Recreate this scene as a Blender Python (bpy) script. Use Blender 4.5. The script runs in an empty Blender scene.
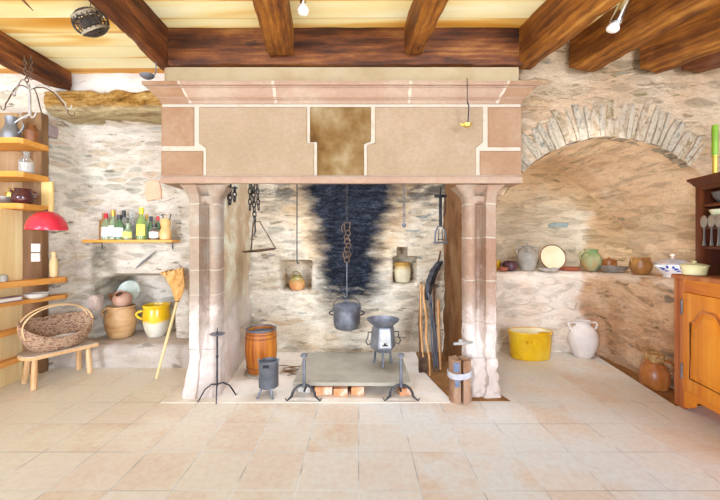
import bpy, bmesh, math, random
from mathutils import Vector, Matrix, noise
random.seed(7)
PI = math.pi
SC = bpy.context.scene
COL = SC.collection
CAMZ = 1.3; FPX = 341.0; HU = 360.0; HV = 243.0

def PX(u, Y): return (u - HU) / FPX * Y
def PZ(v, Y): return CAMZ + (HV - v) / FPX * Y

# ------------------------------------------------------------------ node helpers
def lin(c):
    if isinstance(c, str):
        c = c.lstrip('#'); c = tuple(int(c[i:i+2], 16) / 255 for i in (0, 2, 4))
    return tuple((x / 12.92 if x <= .04045 else ((x + .055) / 1.055) ** 2.4) for x in c) + (1.0,)

# measured pigment corrections per material (linear multipliers)
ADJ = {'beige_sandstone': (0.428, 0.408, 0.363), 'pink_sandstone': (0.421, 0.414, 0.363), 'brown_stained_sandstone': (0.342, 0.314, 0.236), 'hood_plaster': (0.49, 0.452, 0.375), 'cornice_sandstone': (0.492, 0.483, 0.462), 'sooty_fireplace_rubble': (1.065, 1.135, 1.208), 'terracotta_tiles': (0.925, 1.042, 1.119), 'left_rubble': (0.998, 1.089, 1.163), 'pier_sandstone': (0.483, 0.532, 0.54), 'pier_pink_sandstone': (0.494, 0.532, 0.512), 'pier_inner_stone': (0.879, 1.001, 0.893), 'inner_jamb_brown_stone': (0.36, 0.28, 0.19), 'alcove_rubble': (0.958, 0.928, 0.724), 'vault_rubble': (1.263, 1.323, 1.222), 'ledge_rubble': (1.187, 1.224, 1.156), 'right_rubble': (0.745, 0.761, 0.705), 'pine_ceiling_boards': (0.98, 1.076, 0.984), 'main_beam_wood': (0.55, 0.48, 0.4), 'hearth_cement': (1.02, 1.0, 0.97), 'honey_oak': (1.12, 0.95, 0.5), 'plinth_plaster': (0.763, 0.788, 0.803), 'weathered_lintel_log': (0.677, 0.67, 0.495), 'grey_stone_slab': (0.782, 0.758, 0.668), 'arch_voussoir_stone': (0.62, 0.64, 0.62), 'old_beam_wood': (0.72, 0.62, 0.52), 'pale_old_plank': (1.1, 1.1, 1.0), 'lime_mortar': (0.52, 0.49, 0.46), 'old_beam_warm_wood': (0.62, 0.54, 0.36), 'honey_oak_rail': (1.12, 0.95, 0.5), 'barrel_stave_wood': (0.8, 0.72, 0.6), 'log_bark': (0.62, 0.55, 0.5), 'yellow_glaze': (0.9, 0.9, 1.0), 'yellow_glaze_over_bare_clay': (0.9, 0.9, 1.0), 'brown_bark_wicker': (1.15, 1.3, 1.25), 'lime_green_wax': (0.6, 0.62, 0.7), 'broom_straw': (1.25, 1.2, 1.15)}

class NT:
    def __init__(s, name):
        s.m = bpy.data.materials.new(name); s.m.use_nodes = True
        s.t = s.m.node_tree; s.b = s.t.nodes['Principled BSDF']; s.L = s.t.links
        s.tc = s.t.nodes.new('ShaderNodeTexCoord')
        s.obj = s.tc.outputs['Object']
    def n(s, typ, **kw):
        d = s.t.nodes.new(typ)
        for k, v in kw.items(): setattr(d, k, v)
        return d
    def put(s, sock, v):
        if isinstance(v, bpy.types.NodeSocket): s.L.new(v, sock)
        else: sock.default_value = v
    def mp(s, scale=(1, 1, 1), loc=(0, 0, 0), rot=(0, 0, 0), vec=None):
        d = s.n('ShaderNodeMapping'); s.L.new(vec or s.obj, d.inputs['Vector'])
        d.inputs['Scale'].default_value = scale; d.inputs['Location'].default_value = loc; d.inputs['Rotation'].default_value = rot
        return d.outputs[0]
    def noise(s, vec, scale=5, detail=4, rough=.55, dist=0, out='Fac'):
        d = s.n('ShaderNodeTexNoise'); s.L.new(vec, d.inputs['Vector'])
        d.inputs['Scale'].default_value = scale; d.inputs['Detail'].default_value = detail
        d.inputs['Roughness'].default_value = rough; d.inputs['Distortion'].default_value = dist
        return d.outputs[out]
    def math(s, op, a, b=0.0, c=None, clamp=False):
        d = s.n('ShaderNodeMath', operation=op, use_clamp=clamp)
        s.put(d.inputs[0], a); s.put(d.inputs[1], b)
        if c is not None: s.put(d.inputs[2], c)
        return d.outputs[0]
    def vadd(s, a, b, k=1.0):
        m = s.n('ShaderNodeVectorMath', operation='MULTIPLY_ADD')
        s.L.new(b, m.inputs[0]); m.inputs[1].default_value = (k, k, k); s.L.new(a, m.inputs[2])
        return m.outputs[0]
    def ss(s, v, a, b):
        d = s.n('ShaderNodeMapRange', interpolation_type='SMOOTHSTEP')
        s.put(d.inputs['Value'], v)
        lo, hi = (a, b) if a < b else (b, a)
        d.inputs['From Min'].default_value = lo; d.inputs['From Max'].default_value = hi
        d.inputs['To Min'].default_value = 0 if a < b else 1; d.inputs['To Max'].default_value = 1 if a < b else 0
        return d.outputs['Result']
    def ramp(s, fac, stops, interp='LINEAR'):
        d = s.n('ShaderNodeValToRGB'); r = d.color_ramp; r.interpolation = interp
        while len(r.elements) < len(stops): r.elements.new(.5)
        for e, (p, c) in zip(r.elements, stops): e.position = p
        for e, (p, c) in zip(r.elements, stops): e.color = lin(c)
        s.put(d.inputs['Fac'], fac); return d.outputs['Color']
    def mix(s, fac, a, b, mode='MIX'):
        d = s.n('ShaderNodeMix', data_type='RGBA', blend_type=mode)
        s.put(d.inputs['Factor'], fac)
        for k, v in ((6, a), (7, b)):
            s.put(d.inputs[k], lin(v) if isinstance(v, (str,)) else v)
        return d.outputs[2]
    def xyz(s, vec=None):
        d = s.n('ShaderNodeSeparateXYZ'); s.L.new(vec or s.obj, d.inputs[0]); return d.outputs
    def island(s):
        return s.n('ShaderNodeNewGeometry').outputs['Random Per Island']
    def bump(s, h, strength=.3, dist=.01):
        d = s.n('ShaderNodeBump'); d.inputs['Strength'].default_value = strength; d.inputs['Distance'].default_value = dist
        s.put(d.inputs['Height'], h); s.L.new(d.outputs[0], s.b.inputs['Normal'])
    def done(s, col, rough=.7, metal=0.0, spec=.3, **kw):
        a = ADJ.get(s.m.name)
        if a: col = s.mix(1.0, lin(col) if isinstance(col, str) else col, (a[0], a[1], a[2], 1.0), 'MULTIPLY')
        s.put(s.b.inputs['Base Color'], lin(col) if isinstance(col, str) else col)
        s.put(s.b.inputs['Roughness'], rough); s.b.inputs['Metallic'].default_value = metal
        s.b.inputs['Specular IOR Level'].default_value = spec
        for k, v in kw.items(): s.put(s.b.inputs[k.replace('_', ' ')], v)
        return s.m

def mottled(name, stops, scale=6, rough=.6, metal=0, spec=.4, bump=.15, bd=.004, stretch=(1, 1, 1), detail=5, dist=0, **kw):
    t = NT(name); v = t.mp(stretch)
    f = t.noise(v, scale, detail, .6, dist)
    n = len(stops)
    st = [(.3 + .4 * i / max(1, n - 1), c) for i, c in enumerate(stops)]
    c = t.ramp(f, st)
    if bump: t.bump(t.noise(v, scale * 3, 4), bump, bd)
    return t.done(c, rough, metal, spec, **kw)

def wood(name, stops, along=1, scale=1.0, rough=.55, bump=.3, fine=1.0, spec=.35, bd=.004):
    """grain runs along the given local axis"""
    t = NT(name); s = [14 * scale] * 3; s[along] = .9 * scale
    v = t.mp(tuple(s)); base = t.noise(v, 1.0, 6, .6, .6)
    s2 = [60 * scale * fine] * 3; s2[along] = 2 * scale
    g = t.noise(t.mp(tuple(s2)), 1.0, 3, .5)
    big = t.noise(t.mp((2, 2, 2)), 1.2, 2)
    f = t.math('ADD', t.math('MULTIPLY', base, .6), t.math('MULTIPLY', g, .22))
    f = t.math('ADD', f, t.math('MULTIPLY', big, .2))
    n = len(stops); c = t.ramp(f, [(.33 + .36 * i / (n - 1), x) for i, x in enumerate(stops)])
    t.bump(f, bump, bd)
    return t.done(c, rough, 0, spec)

def beamwood(name, stops, along=1, seed=0):
    """old axe-hewn timber: long grain, dark smoked blotches, pale worn streaks"""
    t = NT(name); s1 = [9, 9, 9]; s1[along] = .8
    v = t.mp(tuple(s1), (seed, seed, seed)); base = t.noise(v, 1.0, 6, .65, .8)
    s2 = [46, 46, 46]; s2[along] = 2.2
    g = t.noise(t.mp(tuple(s2)), 1.0, 4, .6)
    s3 = [4, 4, 4]; s3[along] = 1.6
    bl = t.noise(t.mp(tuple(s3), (seed * 2, 0, 1)), 1.4, 5, .65)
    f = t.math('ADD', t.math('ADD', t.math('MULTIPLY', base, .45), t.math('MULTIPLY', g, .25)), t.math('MULTIPLY', bl, .4))
    n = len(stops); c = t.ramp(f, [(.40 + .28 * i / (n - 1), x) for i, x in enumerate(stops)])
    knot = t.ss(t.noise(t.mp(tuple(s3)), 3.2, 4, .6), .62, .72)
    c = t.mix(t.math('MULTIPLY', knot, .55), c, '#24140c')
    t.bump(t.math('ADD', f, t.math('MULTIPLY', g, .5)), .8, .01)
    return t.done(c, .62, 0, .3)

def rubble(name, mortar, stones, sc=(4, 4, 11), cover=.5, bump=.6, extra=None, streak=.25, mortar2=None, marks=('#6f684f', '#8a6a45', '#7d8178'), mk=.62, sk=.55, md=.6):
    """lime-mortared rubble; cover = share of the stones that show through the mortar, marks = thin dark stone edges"""
    t = NT(name)
    w = t.noise(t.mp((3, 3, 3)), 1.8, 4, out='Color')
    v0 = t.vadd(t.obj, w, .06)
    v = t.mp(sc, vec=v0)
    vo = t.n('ShaderNodeTexVoronoi', feature='F1'); t.L.new(v, vo.inputs['Vector']); vo.inputs['Scale'].default_value = 1
    ve = t.n('ShaderNodeTexVoronoi', feature='DISTANCE_TO_EDGE'); t.L.new(v, ve.inputs['Vector']); ve.inputs['Scale'].default_value = 1
    cr = t.n('ShaderNodeSeparateColor'); t.L.new(vo.outputs['Color'], cr.inputs[0])
    n = len(stones)
    scol = t.ramp(cr.outputs[0], [(i / n, c) for i, c in enumerate(stones)], 'CONSTANT')
    f1 = t.noise(t.mp((sc[0] * 2.2, sc[1] * 2.2, sc[2] * 2.2), vec=v0), 1, 6, .7)
    grit = t.noise(t.mp((1, 1, 2)), 38, 4, .75)
    fine = t.math('ADD', t.math('MULTIPLY', f1, .55), t.math('MULTIPLY', grit, .45))
    shown = t.ss(t.math('ADD', cr.outputs[1], t.math('MULTIPLY', t.math('SUBTRACT', fine, .5), 1.6)), 1 - cover - .05, 1 - cover + .35)
    edge = t.ss(t.math('ADD', ve.outputs['Distance'], t.math('MULTIPLY', t.math('SUBTRACT', fine, .5), .5)), .0, .22)
    mask = t.math('MULTIPLY', shown, edge)
    big = t.noise(t.mp((1, 1, 1.6)), 1.7, 4)
    mcol = t.mix(t.ss(big, .4, .62), mortar, mortar2 or mortar)
    tone = t.ramp(fine, [(.3, '#8f8272'), (.45, '#d9cbb8'), (.56, '#f4e9da'), (.7, '#ffffff')])
    mcol = t.mix(streak, mcol, tone, 'MULTIPLY')
    scol = t.mix(min(1, streak + .25), scol, tone, 'MULTIPLY')
    col = t.mix(t.math('MULTIPLY', mask, sk), mcol, scol)
    m1 = t.noise(t.mp(tuple(x * 1.15 for x in sc), (3.1, 1.7, 5.3), vec=v0), 1, 4, .55)
    mm = t.math('MULTIPLY', t.ss(m1, mk, mk + .09), md)
    mcl = t.ramp(cr.outputs[2], [(.3, marks[0]), (.5, marks[1]), (.75, marks[2])])
    col = t.mix(mm, col, mcl)
    if extra: col = extra(t, col, fine)
    h = t.math('ADD', t.math('MULTIPLY', mask, .35), t.math('MULTIPLY', fine, 1.0))
    h = t.math('SUBTRACT', h, t.math('MULTIPLY', mm, .4))
    t.bump(h, bump, .03)
    return t.done(col, .9, 0, .1)

# ------------------------------------------------------------------ materials
MAT = {}
def floor_mat():
    t = NT('terracotta_tiles')
    v = t.mp((1, 1, 1), (.008, -2.782 + .331 * 20, 0))
    b = t.n('ShaderNodeTexBrick', offset=0.0, squash=1.0); t.L.new(v, b.inputs['Vector'])
    b.inputs['Scale'].default_value = 1; b.inputs['Brick Width'].default_value = .327; b.inputs['Row Height'].default_value = .331
    b.inputs['Mortar Size'].default_value = .0035; b.inputs['Mortar Smooth'].default_value = .2; b.inputs['Bias'].default_value = -.1
    b.inputs['Color1'].default_value = lin('#ead3bd'); b.inputs['Color2'].default_value = lin('#dcb08a')
    b.inputs['Mortar'].default_value = lin('#c9b8a6')
    cl = t.noise(t.mp((1, 1, 1)), 2.2, 5, .6)
    gr = t.noise(t.mp((1, 1, 1)), 26, 4, .6)
    x = t.xyz()
    side = t.ss(t.math('ADD', x[0], t.math('MULTIPLY', cl, 1.2)), -.2, 1.9)       # greyer tiles on the right
    c = t.mix(t.ss(cl, .38, .62), b.outputs['Color'], t.mix(side, '#ead2b6', '#e2d6c8'))
    c = t.mix(t.math('MULTIPLY', side, .35), c, '#ddd2c6')
    left = t.ss(x[0], -1.0, -2.6)
    c = t.mix(t.math('MULTIPLY', left, .45), c, '#f1e2c8')
    c = t.mix(.3, c, t.ramp(gr, [(.3, '#b59a80'), (.6, '#fff6ea')]), 'SOFT_LIGHT')
    c = t.mix(t.math('MULTIPLY', b.outputs['Fac'], .75), c, t.ramp(t.noise(t.mp((1, 6, 1)), .8, 2), [(.4, '#f2e8da'), (.6, '#a8998a')]))
    t.bump(t.math('SUBTRACT', t.math('MULTIPLY', gr, .1), b.outputs['Fac']), .3, .004)
    return t.done(c, t.math('ADD', t.math('MULTIPLY', cl, .3), .3), 0, .35)
MAT['floor'] = floor_mat()

def ceiling_mat():
    t = NT('pine_ceiling_boards')
    x = t.xyz()
    yb = t.math('ADD', x[1], t.math('MULTIPLY', t.noise(t.mp((.4, .1, 1)), 1, 2), .05))
    row = t.math('FLOOR', t.math('DIVIDE', yb, .19))
    wn = t.n('ShaderNodeTexWhiteNoise', noise_dimensions='1D'); t.L.new(row, wn.inputs['W'])
    cmb = t.n('ShaderNodeCombineXYZ'); t.L.new(t.math('ADD', t.math('MULTIPLY', x[0], .5), t.math('MULTIPLY', wn.outputs[0], 9)), cmb.inputs[0])
    t.L.new(t.math('MULTIPLY', x[1], 4.2), cmb.inputs[1]); t.L.new(wn.outputs[0], cmb.inputs[2])
    g = t.noise(cmb.outputs[0], 1.0, 2, .45, 1.2)
    f = t.math('ADD', t.math('MULTIPLY', g, .8), t.math('MULTIPLY', wn.outputs[0], .2))
    c = t.ramp(f, [(.38, '#cf8c36'), (.46, '#e9b669'), (.53, '#f3d9a2'), (.66, '#f8e9c8')])
    fr = t.math('FRACT', t.math('DIVIDE', yb, .19))
    gap = t.math('LESS_THAN', fr, .03)
    c = t.mix(t.math('MULTIPLY', gap, .45), c, '#a9752f')
    t.bump(t.math('SUBTRACT', g, gap), .15, .004)
    return t.done(c, .5, 0, .3)
MAT['ceiling'] = ceiling_mat()

STONES_L = ['#e3d3bb', '#c9bfa9', '#d8c2a4', '#b9b4a4', '#d9b491', '#a9a493', '#e9dcc6', '#b8a58e', '#cdb58f']
def left_extra(t, col, fine):
    x = t.xyz()
    nz = t.math('MULTIPLY', t.math('SUBTRACT', fine, .5), .22)
    # dark bare stones under the bottle shelf and beside the post
    def patch(x0, x1, z0, z1, c, k, col):
        a = t.math('MULTIPLY', t.ss(t.math('ADD', x[0], nz), x0 - .04, x0 + .04), t.ss(t.math('ADD', x[0], nz), x1 + .04, x1 - .04))
        b = t.math('MULTIPLY', t.ss(t.math('ADD', x[2], nz), z0 - .04, z0 + .04), t.ss(t.math('ADD', x[2], nz), z1 + .04, z1 - .04))
        return t.mix(t.math('MULTIPLY', t.math('MULTIPLY', a, b), k), col, c)
    vr = t.ramp(t.noise(t.mp((5, 5, 9)), 1, 4), [(.35, '#6d6252'), (.5, '#9d8d75'), (.65, '#cbb99e')])
    col = patch(-3.0, -2.72, .62, 1.3, vr, .9, col)
    col = patch(-3.42, -3.24, 1.15, 2.05, t.ramp(t.noise(t.mp((5, 5, 5)), 1, 3), [(.4, '#b09a90'), (.6, '#d5bfae')]), .8, col)
    col = patch(-5.0, -1.0, 2.86, 3.3, '#eddccb', 1.0, col)
    return col
MAT['wall_left'] = rubble('left_rubble', '#e9ddca', STONES_L, (4.6, 4.6, 16), .55, .7, left_extra, .6, '#e4d4c2', mk=.6, sk=.6, md=.8)

def soot_extra(t, col, fine):
    x = t.xyz()
    n1 = t.noise(t.mp((3, 3, 9)), 1, 5, .65)
    ax = t.math('ABSOLUTE', t.math('ADD', x[0], .12))
    d = t.math('ADD', ax, t.math('MULTIPLY', t.math('SUBTRACT', n1, .5), .42))
    wide = t.math('MULTIPLY', t.ss(x[2], 1.15, 2.0), .2)
    d = t.math('SUBTRACT', d, wide)
    core = t.ss(d, .53, .2)
    low = t.ss(t.math('ADD', x[2], t.math('MULTIPLY', t.math('SUBTRACT', n1, .5), .9)), .42, .80)
    m = t.math('MULTIPLY', core, low)
    top = t.math('MULTIPLY', t.ss(t.math('ADD', x[2], t.math('MULTIPLY', t.math('SUBTRACT', n1, .5), 1.0)), 1.62, 2.0), t.ss(n1, .36, .55))
    m = t.math('MAXIMUM', m, t.math('MULTIPLY', top, .8))
    fr = t.math('MULTIPLY', t.ss(d, .72, .42), t.math('MULTIPLY', low, t.ss(x[2], .8, 1.3)))
    col = t.mix(t.math('MULTIPLY', fr, .6), col, t.ramp(n1, [(.4, '#a9783f'), (.55, '#cfa873'), (.7, '#e2cfb0')]))
    dark = t.ramp(fine, [(.38, '#0d0e11'), (.5, '#1f2126'), (.6, '#3e3f45'), (.72, '#807b76')])
    return t.mix(m, col, dark)
MAT['wall_fire'] = rubble('sooty_fireplace_rubble', '#e8dbc3', ['#e0d0b4', '#c7bda6', '#d9bf93', '#b5b2a2', '#d2a876', '#d8cbb2'], (4.4, 4.4, 17), .5, .8, soot_extra, .65, '#e6d3b6', mk=.6, sk=.55, md=.75)

def alcove_extra(t, col, fine):
    x = t.xyz()
    nb = t.noise(t.mp((1.5, 1.5, 2)), 1.6, 4)
    # limewashed end wall, bare brown masonry on the flank
    f = t.math('ADD', x[0], t.math('MULTIPLY', t.math('SUBTRACT', nb, .5), 1.0))
    wash = t.math('MULTIPLY', t.ss(f, 3.02, 2.78), t.ss(t.math('ADD', x[2], t.math('MULTIPLY', t.math('SUBTRACT', nb, .5), .6)), 2.15, 1.5))
    wash = t.math('MULTIPLY', wash, t.ss(x[1], 3.3, 3.9))
    return t.mix(t.math('MULTIPLY', wash, .8), col, t.mix(.45, '#f3e9e0', t.ramp(fine, [(.3, '#c9b5a2'), (.6, '#fffaf4')])))
ST_A = ['#cfa683', '#c2a181', '#b38e66', '#d9b797', '#a4906f', '#c9a58a', '#97907f', '#d4b08e']
MAT['alcove'] = rubble('alcove_rubble', '#eed3b8', ['#ecc9a6', '#dfcab0', '#cdb28f', '#f2dcc4', '#c6b79f', '#e3ccb2'], (4.2, 4.2, 18), .5, .9, alcove_extra, .6, '#e8c8ac', ('#8b7747', '#9a774d', '#86867a'), .60, .5, .75)
MAT['vault'] = rubble('vault_rubble', '#eed3b8', ['#ecc9a6', '#dfcab0', '#cdb28f', '#f2dcc4', '#c6b79f', '#e3ccb2'], (10, 2.6, 13), .55, .9, alcove_extra, .6, '#e8c8ac', ('#8b7747', '#9a774d', '#86867a'), .62, .5, .7)
MAT['wall_right'] = rubble('right_rubble', '#e3ccb6', ['#d2b48f', '#c3b39a', '#ddc4a8', '#b8a98e', '#e6d5c0', '#c09a72'], (4.6, 4.6, 15), .5, .8, None, .75, '#dfc0a4', ('#8a7a56', '#9a7a55', '#868878'), .60, .5, .8)

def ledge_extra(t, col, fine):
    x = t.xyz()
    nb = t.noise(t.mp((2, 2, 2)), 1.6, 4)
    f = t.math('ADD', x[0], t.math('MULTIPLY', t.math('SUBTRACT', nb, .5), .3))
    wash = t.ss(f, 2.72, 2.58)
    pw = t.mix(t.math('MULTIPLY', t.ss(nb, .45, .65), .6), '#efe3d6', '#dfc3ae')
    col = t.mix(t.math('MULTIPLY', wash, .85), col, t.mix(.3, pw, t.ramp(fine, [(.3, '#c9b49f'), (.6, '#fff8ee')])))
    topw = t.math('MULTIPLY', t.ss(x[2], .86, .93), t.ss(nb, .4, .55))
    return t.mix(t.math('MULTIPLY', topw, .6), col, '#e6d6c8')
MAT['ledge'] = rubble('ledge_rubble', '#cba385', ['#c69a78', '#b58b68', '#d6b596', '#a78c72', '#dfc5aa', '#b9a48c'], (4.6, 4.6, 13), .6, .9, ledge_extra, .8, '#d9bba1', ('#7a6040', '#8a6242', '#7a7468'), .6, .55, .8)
MAT['plinth'] = rubble('plinth_plaster', '#e8dccc', ['#dccdb9', '#e0cdb8', '#cbbba8'], (3, 3, 7), .35, .5, None, .45, '#e3d3c4')
MAT['plain_wall'] = mottled('plain_limewash', ['#e6d8c4', '#efe4d3', '#e2d0b8'], 3, .9, 0, .1, .3, .01)

def sandstone(name, a, b, c, wash=False):
    t = NT(name + '_limewashed' if wash else name)
    n1 = t.noise(t.mp((1, 1, 1)), 2.6, 6, .68); n2 = t.noise(t.mp((1, 1, 1.4)), 26, 5, .7)
    r = t.island()
    base = t.mix(r, a, b)
    col = t.mix(t.ss(n1, .42, .7), base, c)
    col = t.mix(.28, col, t.ramp(t.math('ADD', t.math('MULTIPLY', n1, .5), t.math('MULTIPLY', n2, .5)), [(.36, '#a8866a'), (.5, '#dcc6b2'), (.62, '#ffffff')]), 'MULTIPLY')
    if wash:
        x = t.xyz(); k = ADJ.get(name)
        if k: col = t.mix(1.0, col, (k[0], k[1], k[2], 1.0), 'MULTIPLY')
        e = t.math('ADD', x[2], t.math('MULTIPLY', t.math('SUBTRACT', n1, .5), 1.1))
        col = t.mix(t.math('MULTIPLY', t.ss(t.math('ADD', e, t.math('MULTIPLY', t.math('SUBTRACT', n2, .5), .5)), 1.0, .5), .85), col, t.mix(t.ss(n1, .4, .6), '#dccfc2', '#c3b2a3'))
    t.bump(t.math('ADD', n2, n1), .3 if wash else .1, .008)
    return t.done(col, .85, 0, .15)
MAT['pier'] = sandstone('pier_sandstone', '#e4c1a4', '#d6ab8d', '#e8d2bb', True)
MAT['pier_pink'] = sandstone('pier_pink_sandstone', '#dcb094', '#cf9c80', '#e0bfa6', True)
MAT['pier_in'] = sandstone('pier_inner_stone', '#cdb092', '#c7a081', '#dbcbb6', True)
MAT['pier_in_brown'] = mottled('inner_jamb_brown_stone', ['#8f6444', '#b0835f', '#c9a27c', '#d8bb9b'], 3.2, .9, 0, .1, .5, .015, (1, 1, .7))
MAT['sand_beige'] = sandstone('beige_sandstone', '#e6cfb0', '#e2c7a6', '#e9cfb4')
MAT['sand_pink'] = sandstone('pink_sandstone', '#e0b697', '#d9a986', '#e5c1a5')
MAT['sand_cornice'] = sandstone('cornice_sandstone', '#e3c2a8', '#e0b79b', '#e6cbb0')
MAT['sand_brown'] = mottled('brown_stained_sandstone', ['#8a6236', '#b08853', '#cfae84', '#f0dcbc'], 3.6, .85, 0, .15, .25, .008)
MAT['mortar'] = mottled('lime_mortar', ['#eaddc4', '#f2e7d2', '#e7d6b8'], 9, .95, 0, .1, .4, .006)
MAT['hood'] = mottled('hood_plaster', ['#dcc39c', '#e8d5b3', '#e9d9bd'], 4, .95, 0, .1, .4, .01)
MAT['hearth'] = mottled('hearth_cement', ['#d6c8b4', '#e6dccb', '#eee6d8'], 3.5, .9, 0, .15, .35, .01)
MAT['earth'] = mottled('brown_earth', ['#7a5330', '#94693f', '#a97f52'], 5, .95, 0, .1, .5, .01)
MAT['rubble_lump'] = mottled('limewashed_rubble', ['#cdbba9', '#e6d8c9', '#efe5da', '#d9c1ae'], 9, .95, 0, .1, .8, .02)

def vouss_mat():
    t = NT('arch_voussoir_stone')
    r = t.island()
    c = t.ramp(r, [(0, '#dcc8ae'), (.14, '#bdb6a6'), (.28, '#d3b48f'), (.4, '#dfd0bb'), (.54, '#b5b0a2'), (.66, '#bfa376'), (.78, '#d5bb9e'), (.9, '#aaa899')], 'CONSTANT')
    n = t.noise(t.mp((1, 1, 1)), 16, 6, .7); n2 = t.noise(t.obj, 45, 4, .7)
    f = t.math('ADD', t.math('MULTIPLY', n, .6), t.math('MULTIPLY', n2, .4))
    c = t.mix(.55, c, t.ramp(f, [(.35, '#8c7a64'), (.5, '#d8cab6'), (.62, '#fbf0e0')]), 'MULTIPLY')
    c = t.mix(t.ss(f, .40, .56), c, '#dcc5aa')
    t.bump(f, .9, .03); return t.done(c, .9, 0, .1)
MAT['vouss'] = vouss_mat()

BEAM = ['#2e180d', '#573018', '#84502a', '#b37a42']
MAT['beam'] = beamwood('old_beam_wood', BEAM, 1)
MAT['beam_warm'] = beamwood('old_beam_warm_wood', ['#3a200e', '#7a4820', '#b0742f', '#d9a35a'], 1, 3)
MAT['beam_x'] = beamwood('main_beam_wood', ['#2b160b', '#5c341a', '#8c5429', '#c08a4a'], 0, 5)
def log_mat():
    t = NT('weathered_lintel_log'); x = t.xyz()
    n = t.noise(t.mp((2.2, 8, 9)), 1, 7, .7, .8); n2 = t.noise(t.mp((9, 30, 30)), 1, 4, .65)
    f = t.math('ADD', t.math('MULTIPLY', n, .7), t.math('MULTIPLY', n2, .3))
    c = t.ramp(f, [(.36, '#5d3d1e'), (.45, '#a87840'), (.53, '#cfa268'), (.64, '#e6cba0')])
    low = t.ss(t.math('ADD', x[2], t.math('MULTIPLY', t.math('SUBTRACT', n, .5), .12)), 2.69, 2.64)
    c = t.mix(t.math('MULTIPLY', low, .75), c, t.ramp(f, [(.4, '#b09c86'), (.55, '#e6d7c4')]))
    t.bump(f, 1.0, .05); return t.done(c, .9, 0, .1)
MAT['log'] = log_mat()
MAT['shelf_wood'] = wood('orange_pine_shelf', ['#c9812f', '#dc9a41', '#e7ad58'], 0, .6, .5, .1)
MAT['shelf_wood_y'] = wood('orange_pine_shelf_long', ['#c47d35', '#d99748', '#e7b068'], 1, .6, .5, .1)
MAT['panel_wood'] = wood('pale_old_plank', ['#d0b078', '#e2c896', '#efe0b8'], 2, .6, .6, .2)
MAT['back_wood'] = wood('greyed_back_plank', ['#8f7048', '#ab8a60', '#c4a880'], 2, .7, .6, .3)
MAT['post_wood'] = wood('grey_brown_post', ['#5d4128', '#7f5d3d', '#a08058'], 2, .8, .7, .4)
MAT['yellow_board'] = wood('yellow_pine_board', ['#e6bf6c', '#f0d288', '#f3dc9e'], 2, .5, .5, .1)
MAT['stool_wood'] = wood('pale_ash_wood', ['#c58f55', '#dcb07a', '#e9c99a'], 2, .8, .5, .1)
MAT['stool_top'] = wood('worn_stool_top', ['#a79a88', '#c3b5a0', '#d6c8b2'], 0, .8, .5, .15)
MAT['oak'] = wood('honey_oak', ['#a85a18', '#cc7c26', '#de9638', '#e8ac55'], 2, .6, .4, .15, 1, .45)
MAT['oak_x'] = wood('honey_oak_rail', ['#a85a18', '#cc7c26', '#de9638', '#e8ac55'], 0, .6, .4, .15, 1, .45)
MAT['oak_worn'] = wood('worn_red_oak', ['#7e3c1a', '#a9582a', '#c9814a', '#d5a077'], 2, .7, .55, .4)
MAT['dark_oak'] = wood('dark_red_brown_wood', ['#351509', '#56260f', '#78401e'], 2, .7, .45, .2)
MAT['dark_oak_x'] = wood('dark_red_brown_rail', ['#351509', '#56260f', '#78401e'], 0, .7, .45, .2)
MAT['tool_wood'] = wood('tool_handle_wood', ['#b77a42', '#d39d63', '#e3bb88'], 2, 1, .55, .15)
MAT['tool_dark'] = wood('dark_tool_handle', ['#4a2c1a', '#6d4527', '#8f6139'], 2, 1, .6, .2)
MAT['iron'] = mottled('wrought_iron', ['#2b2a2b', '#413f40', '#5b5855'], 14, .55, .6, .4, .3, .003)
MAT['iron_grey'] = mottled('grey_iron', ['#5c5c60', '#74757a', '#8e8f92'], 10, .5, .5, .4, .2, .003)
MAT['iron_pale'] = mottled('pale_worn_iron', ['#8b8780', '#b5b0a6', '#cfcac0'], 10, .5, .4, .4, .2, .003)
MAT['iron_rust'] = mottled('rusty_iron', ['#4a382b', '#6b5340', '#8a735c'], 14, .7, .4, .3, .3, .003)
MAT['zinc'] = mottled('zinc', ['#77787a', '#8c8e90', '#a3a5a6'], 8, .45, .5, .5, .1, .002)
MAT['zinc_dark'] = mottled('dark_zinc', ['#56585b', '#66686b', '#77797b'], 8, .5, .4, .5, .1, .002)
MAT['pewter'] = mottled('pewter', ['#7d7a75', '#9a9791', '#b4b0aa'], 7, .4, .6, .5, .1, .002)
MAT['chrome'] = mottled('chrome', ['#c6c6c8', '#dcdcde'], 3, .15, 1.0, .5, 0)
MAT['brass'] = mottled('brass', ['#b8913c', '#d3b055', '#e4c877'], 6, .35, .8, .5, .1)
MAT['bulb'] = mottled('pale_bulb_glass', ['#efe9e0', '#f7f3ec'], 3, .2, 0, .6, 0)
MAT['slab'] = mottled('grey_stone_slab', ['#a7a094', '#b9b2a5', '#c6bfb2'], 4, .75, 0, .25, .2, .004)
MAT['brick'] = None
def brick_mat(name, a, b):
    return mottled(name, [a, b, '#e8d6c4'], 9, .9, 0, .1, .5, .006)
MAT['brick'] = brick_mat('orange_brick', '#c9814f', '#db9c6c')
MAT['brick_pale'] = brick_mat('pale_brick', '#dcc4ac', '#e6d5c2')
MAT['stone_grey'] = mottled('loose_grey_stone', ['#a9a296', '#c8c1b4', '#ddd6c9'], 8, .9, 0, .1, .5, .008)
MAT['barrel'] = wood('barrel_stave_wood', ['#8a4312', '#bb6a1f', '#d68a34', '#e6a950'], 2, 1.0, .45, .2)
MAT['hoop'] = wood('barrel_hoop_wood', ['#6d3a14', '#935324', '#b07236'], 2, 1.0, .5, .2)
MAT['red_enamel'] = mottled('red_enamel', ['#c22236', '#d02a3c', '#dc3c4a'], 3, .22, 0, .6, 0)
MAT['white_inner'] = mottled('white_enamel', ['#eee6da', '#f6f0e6'], 3, .4, 0, .4, 0)
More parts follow.
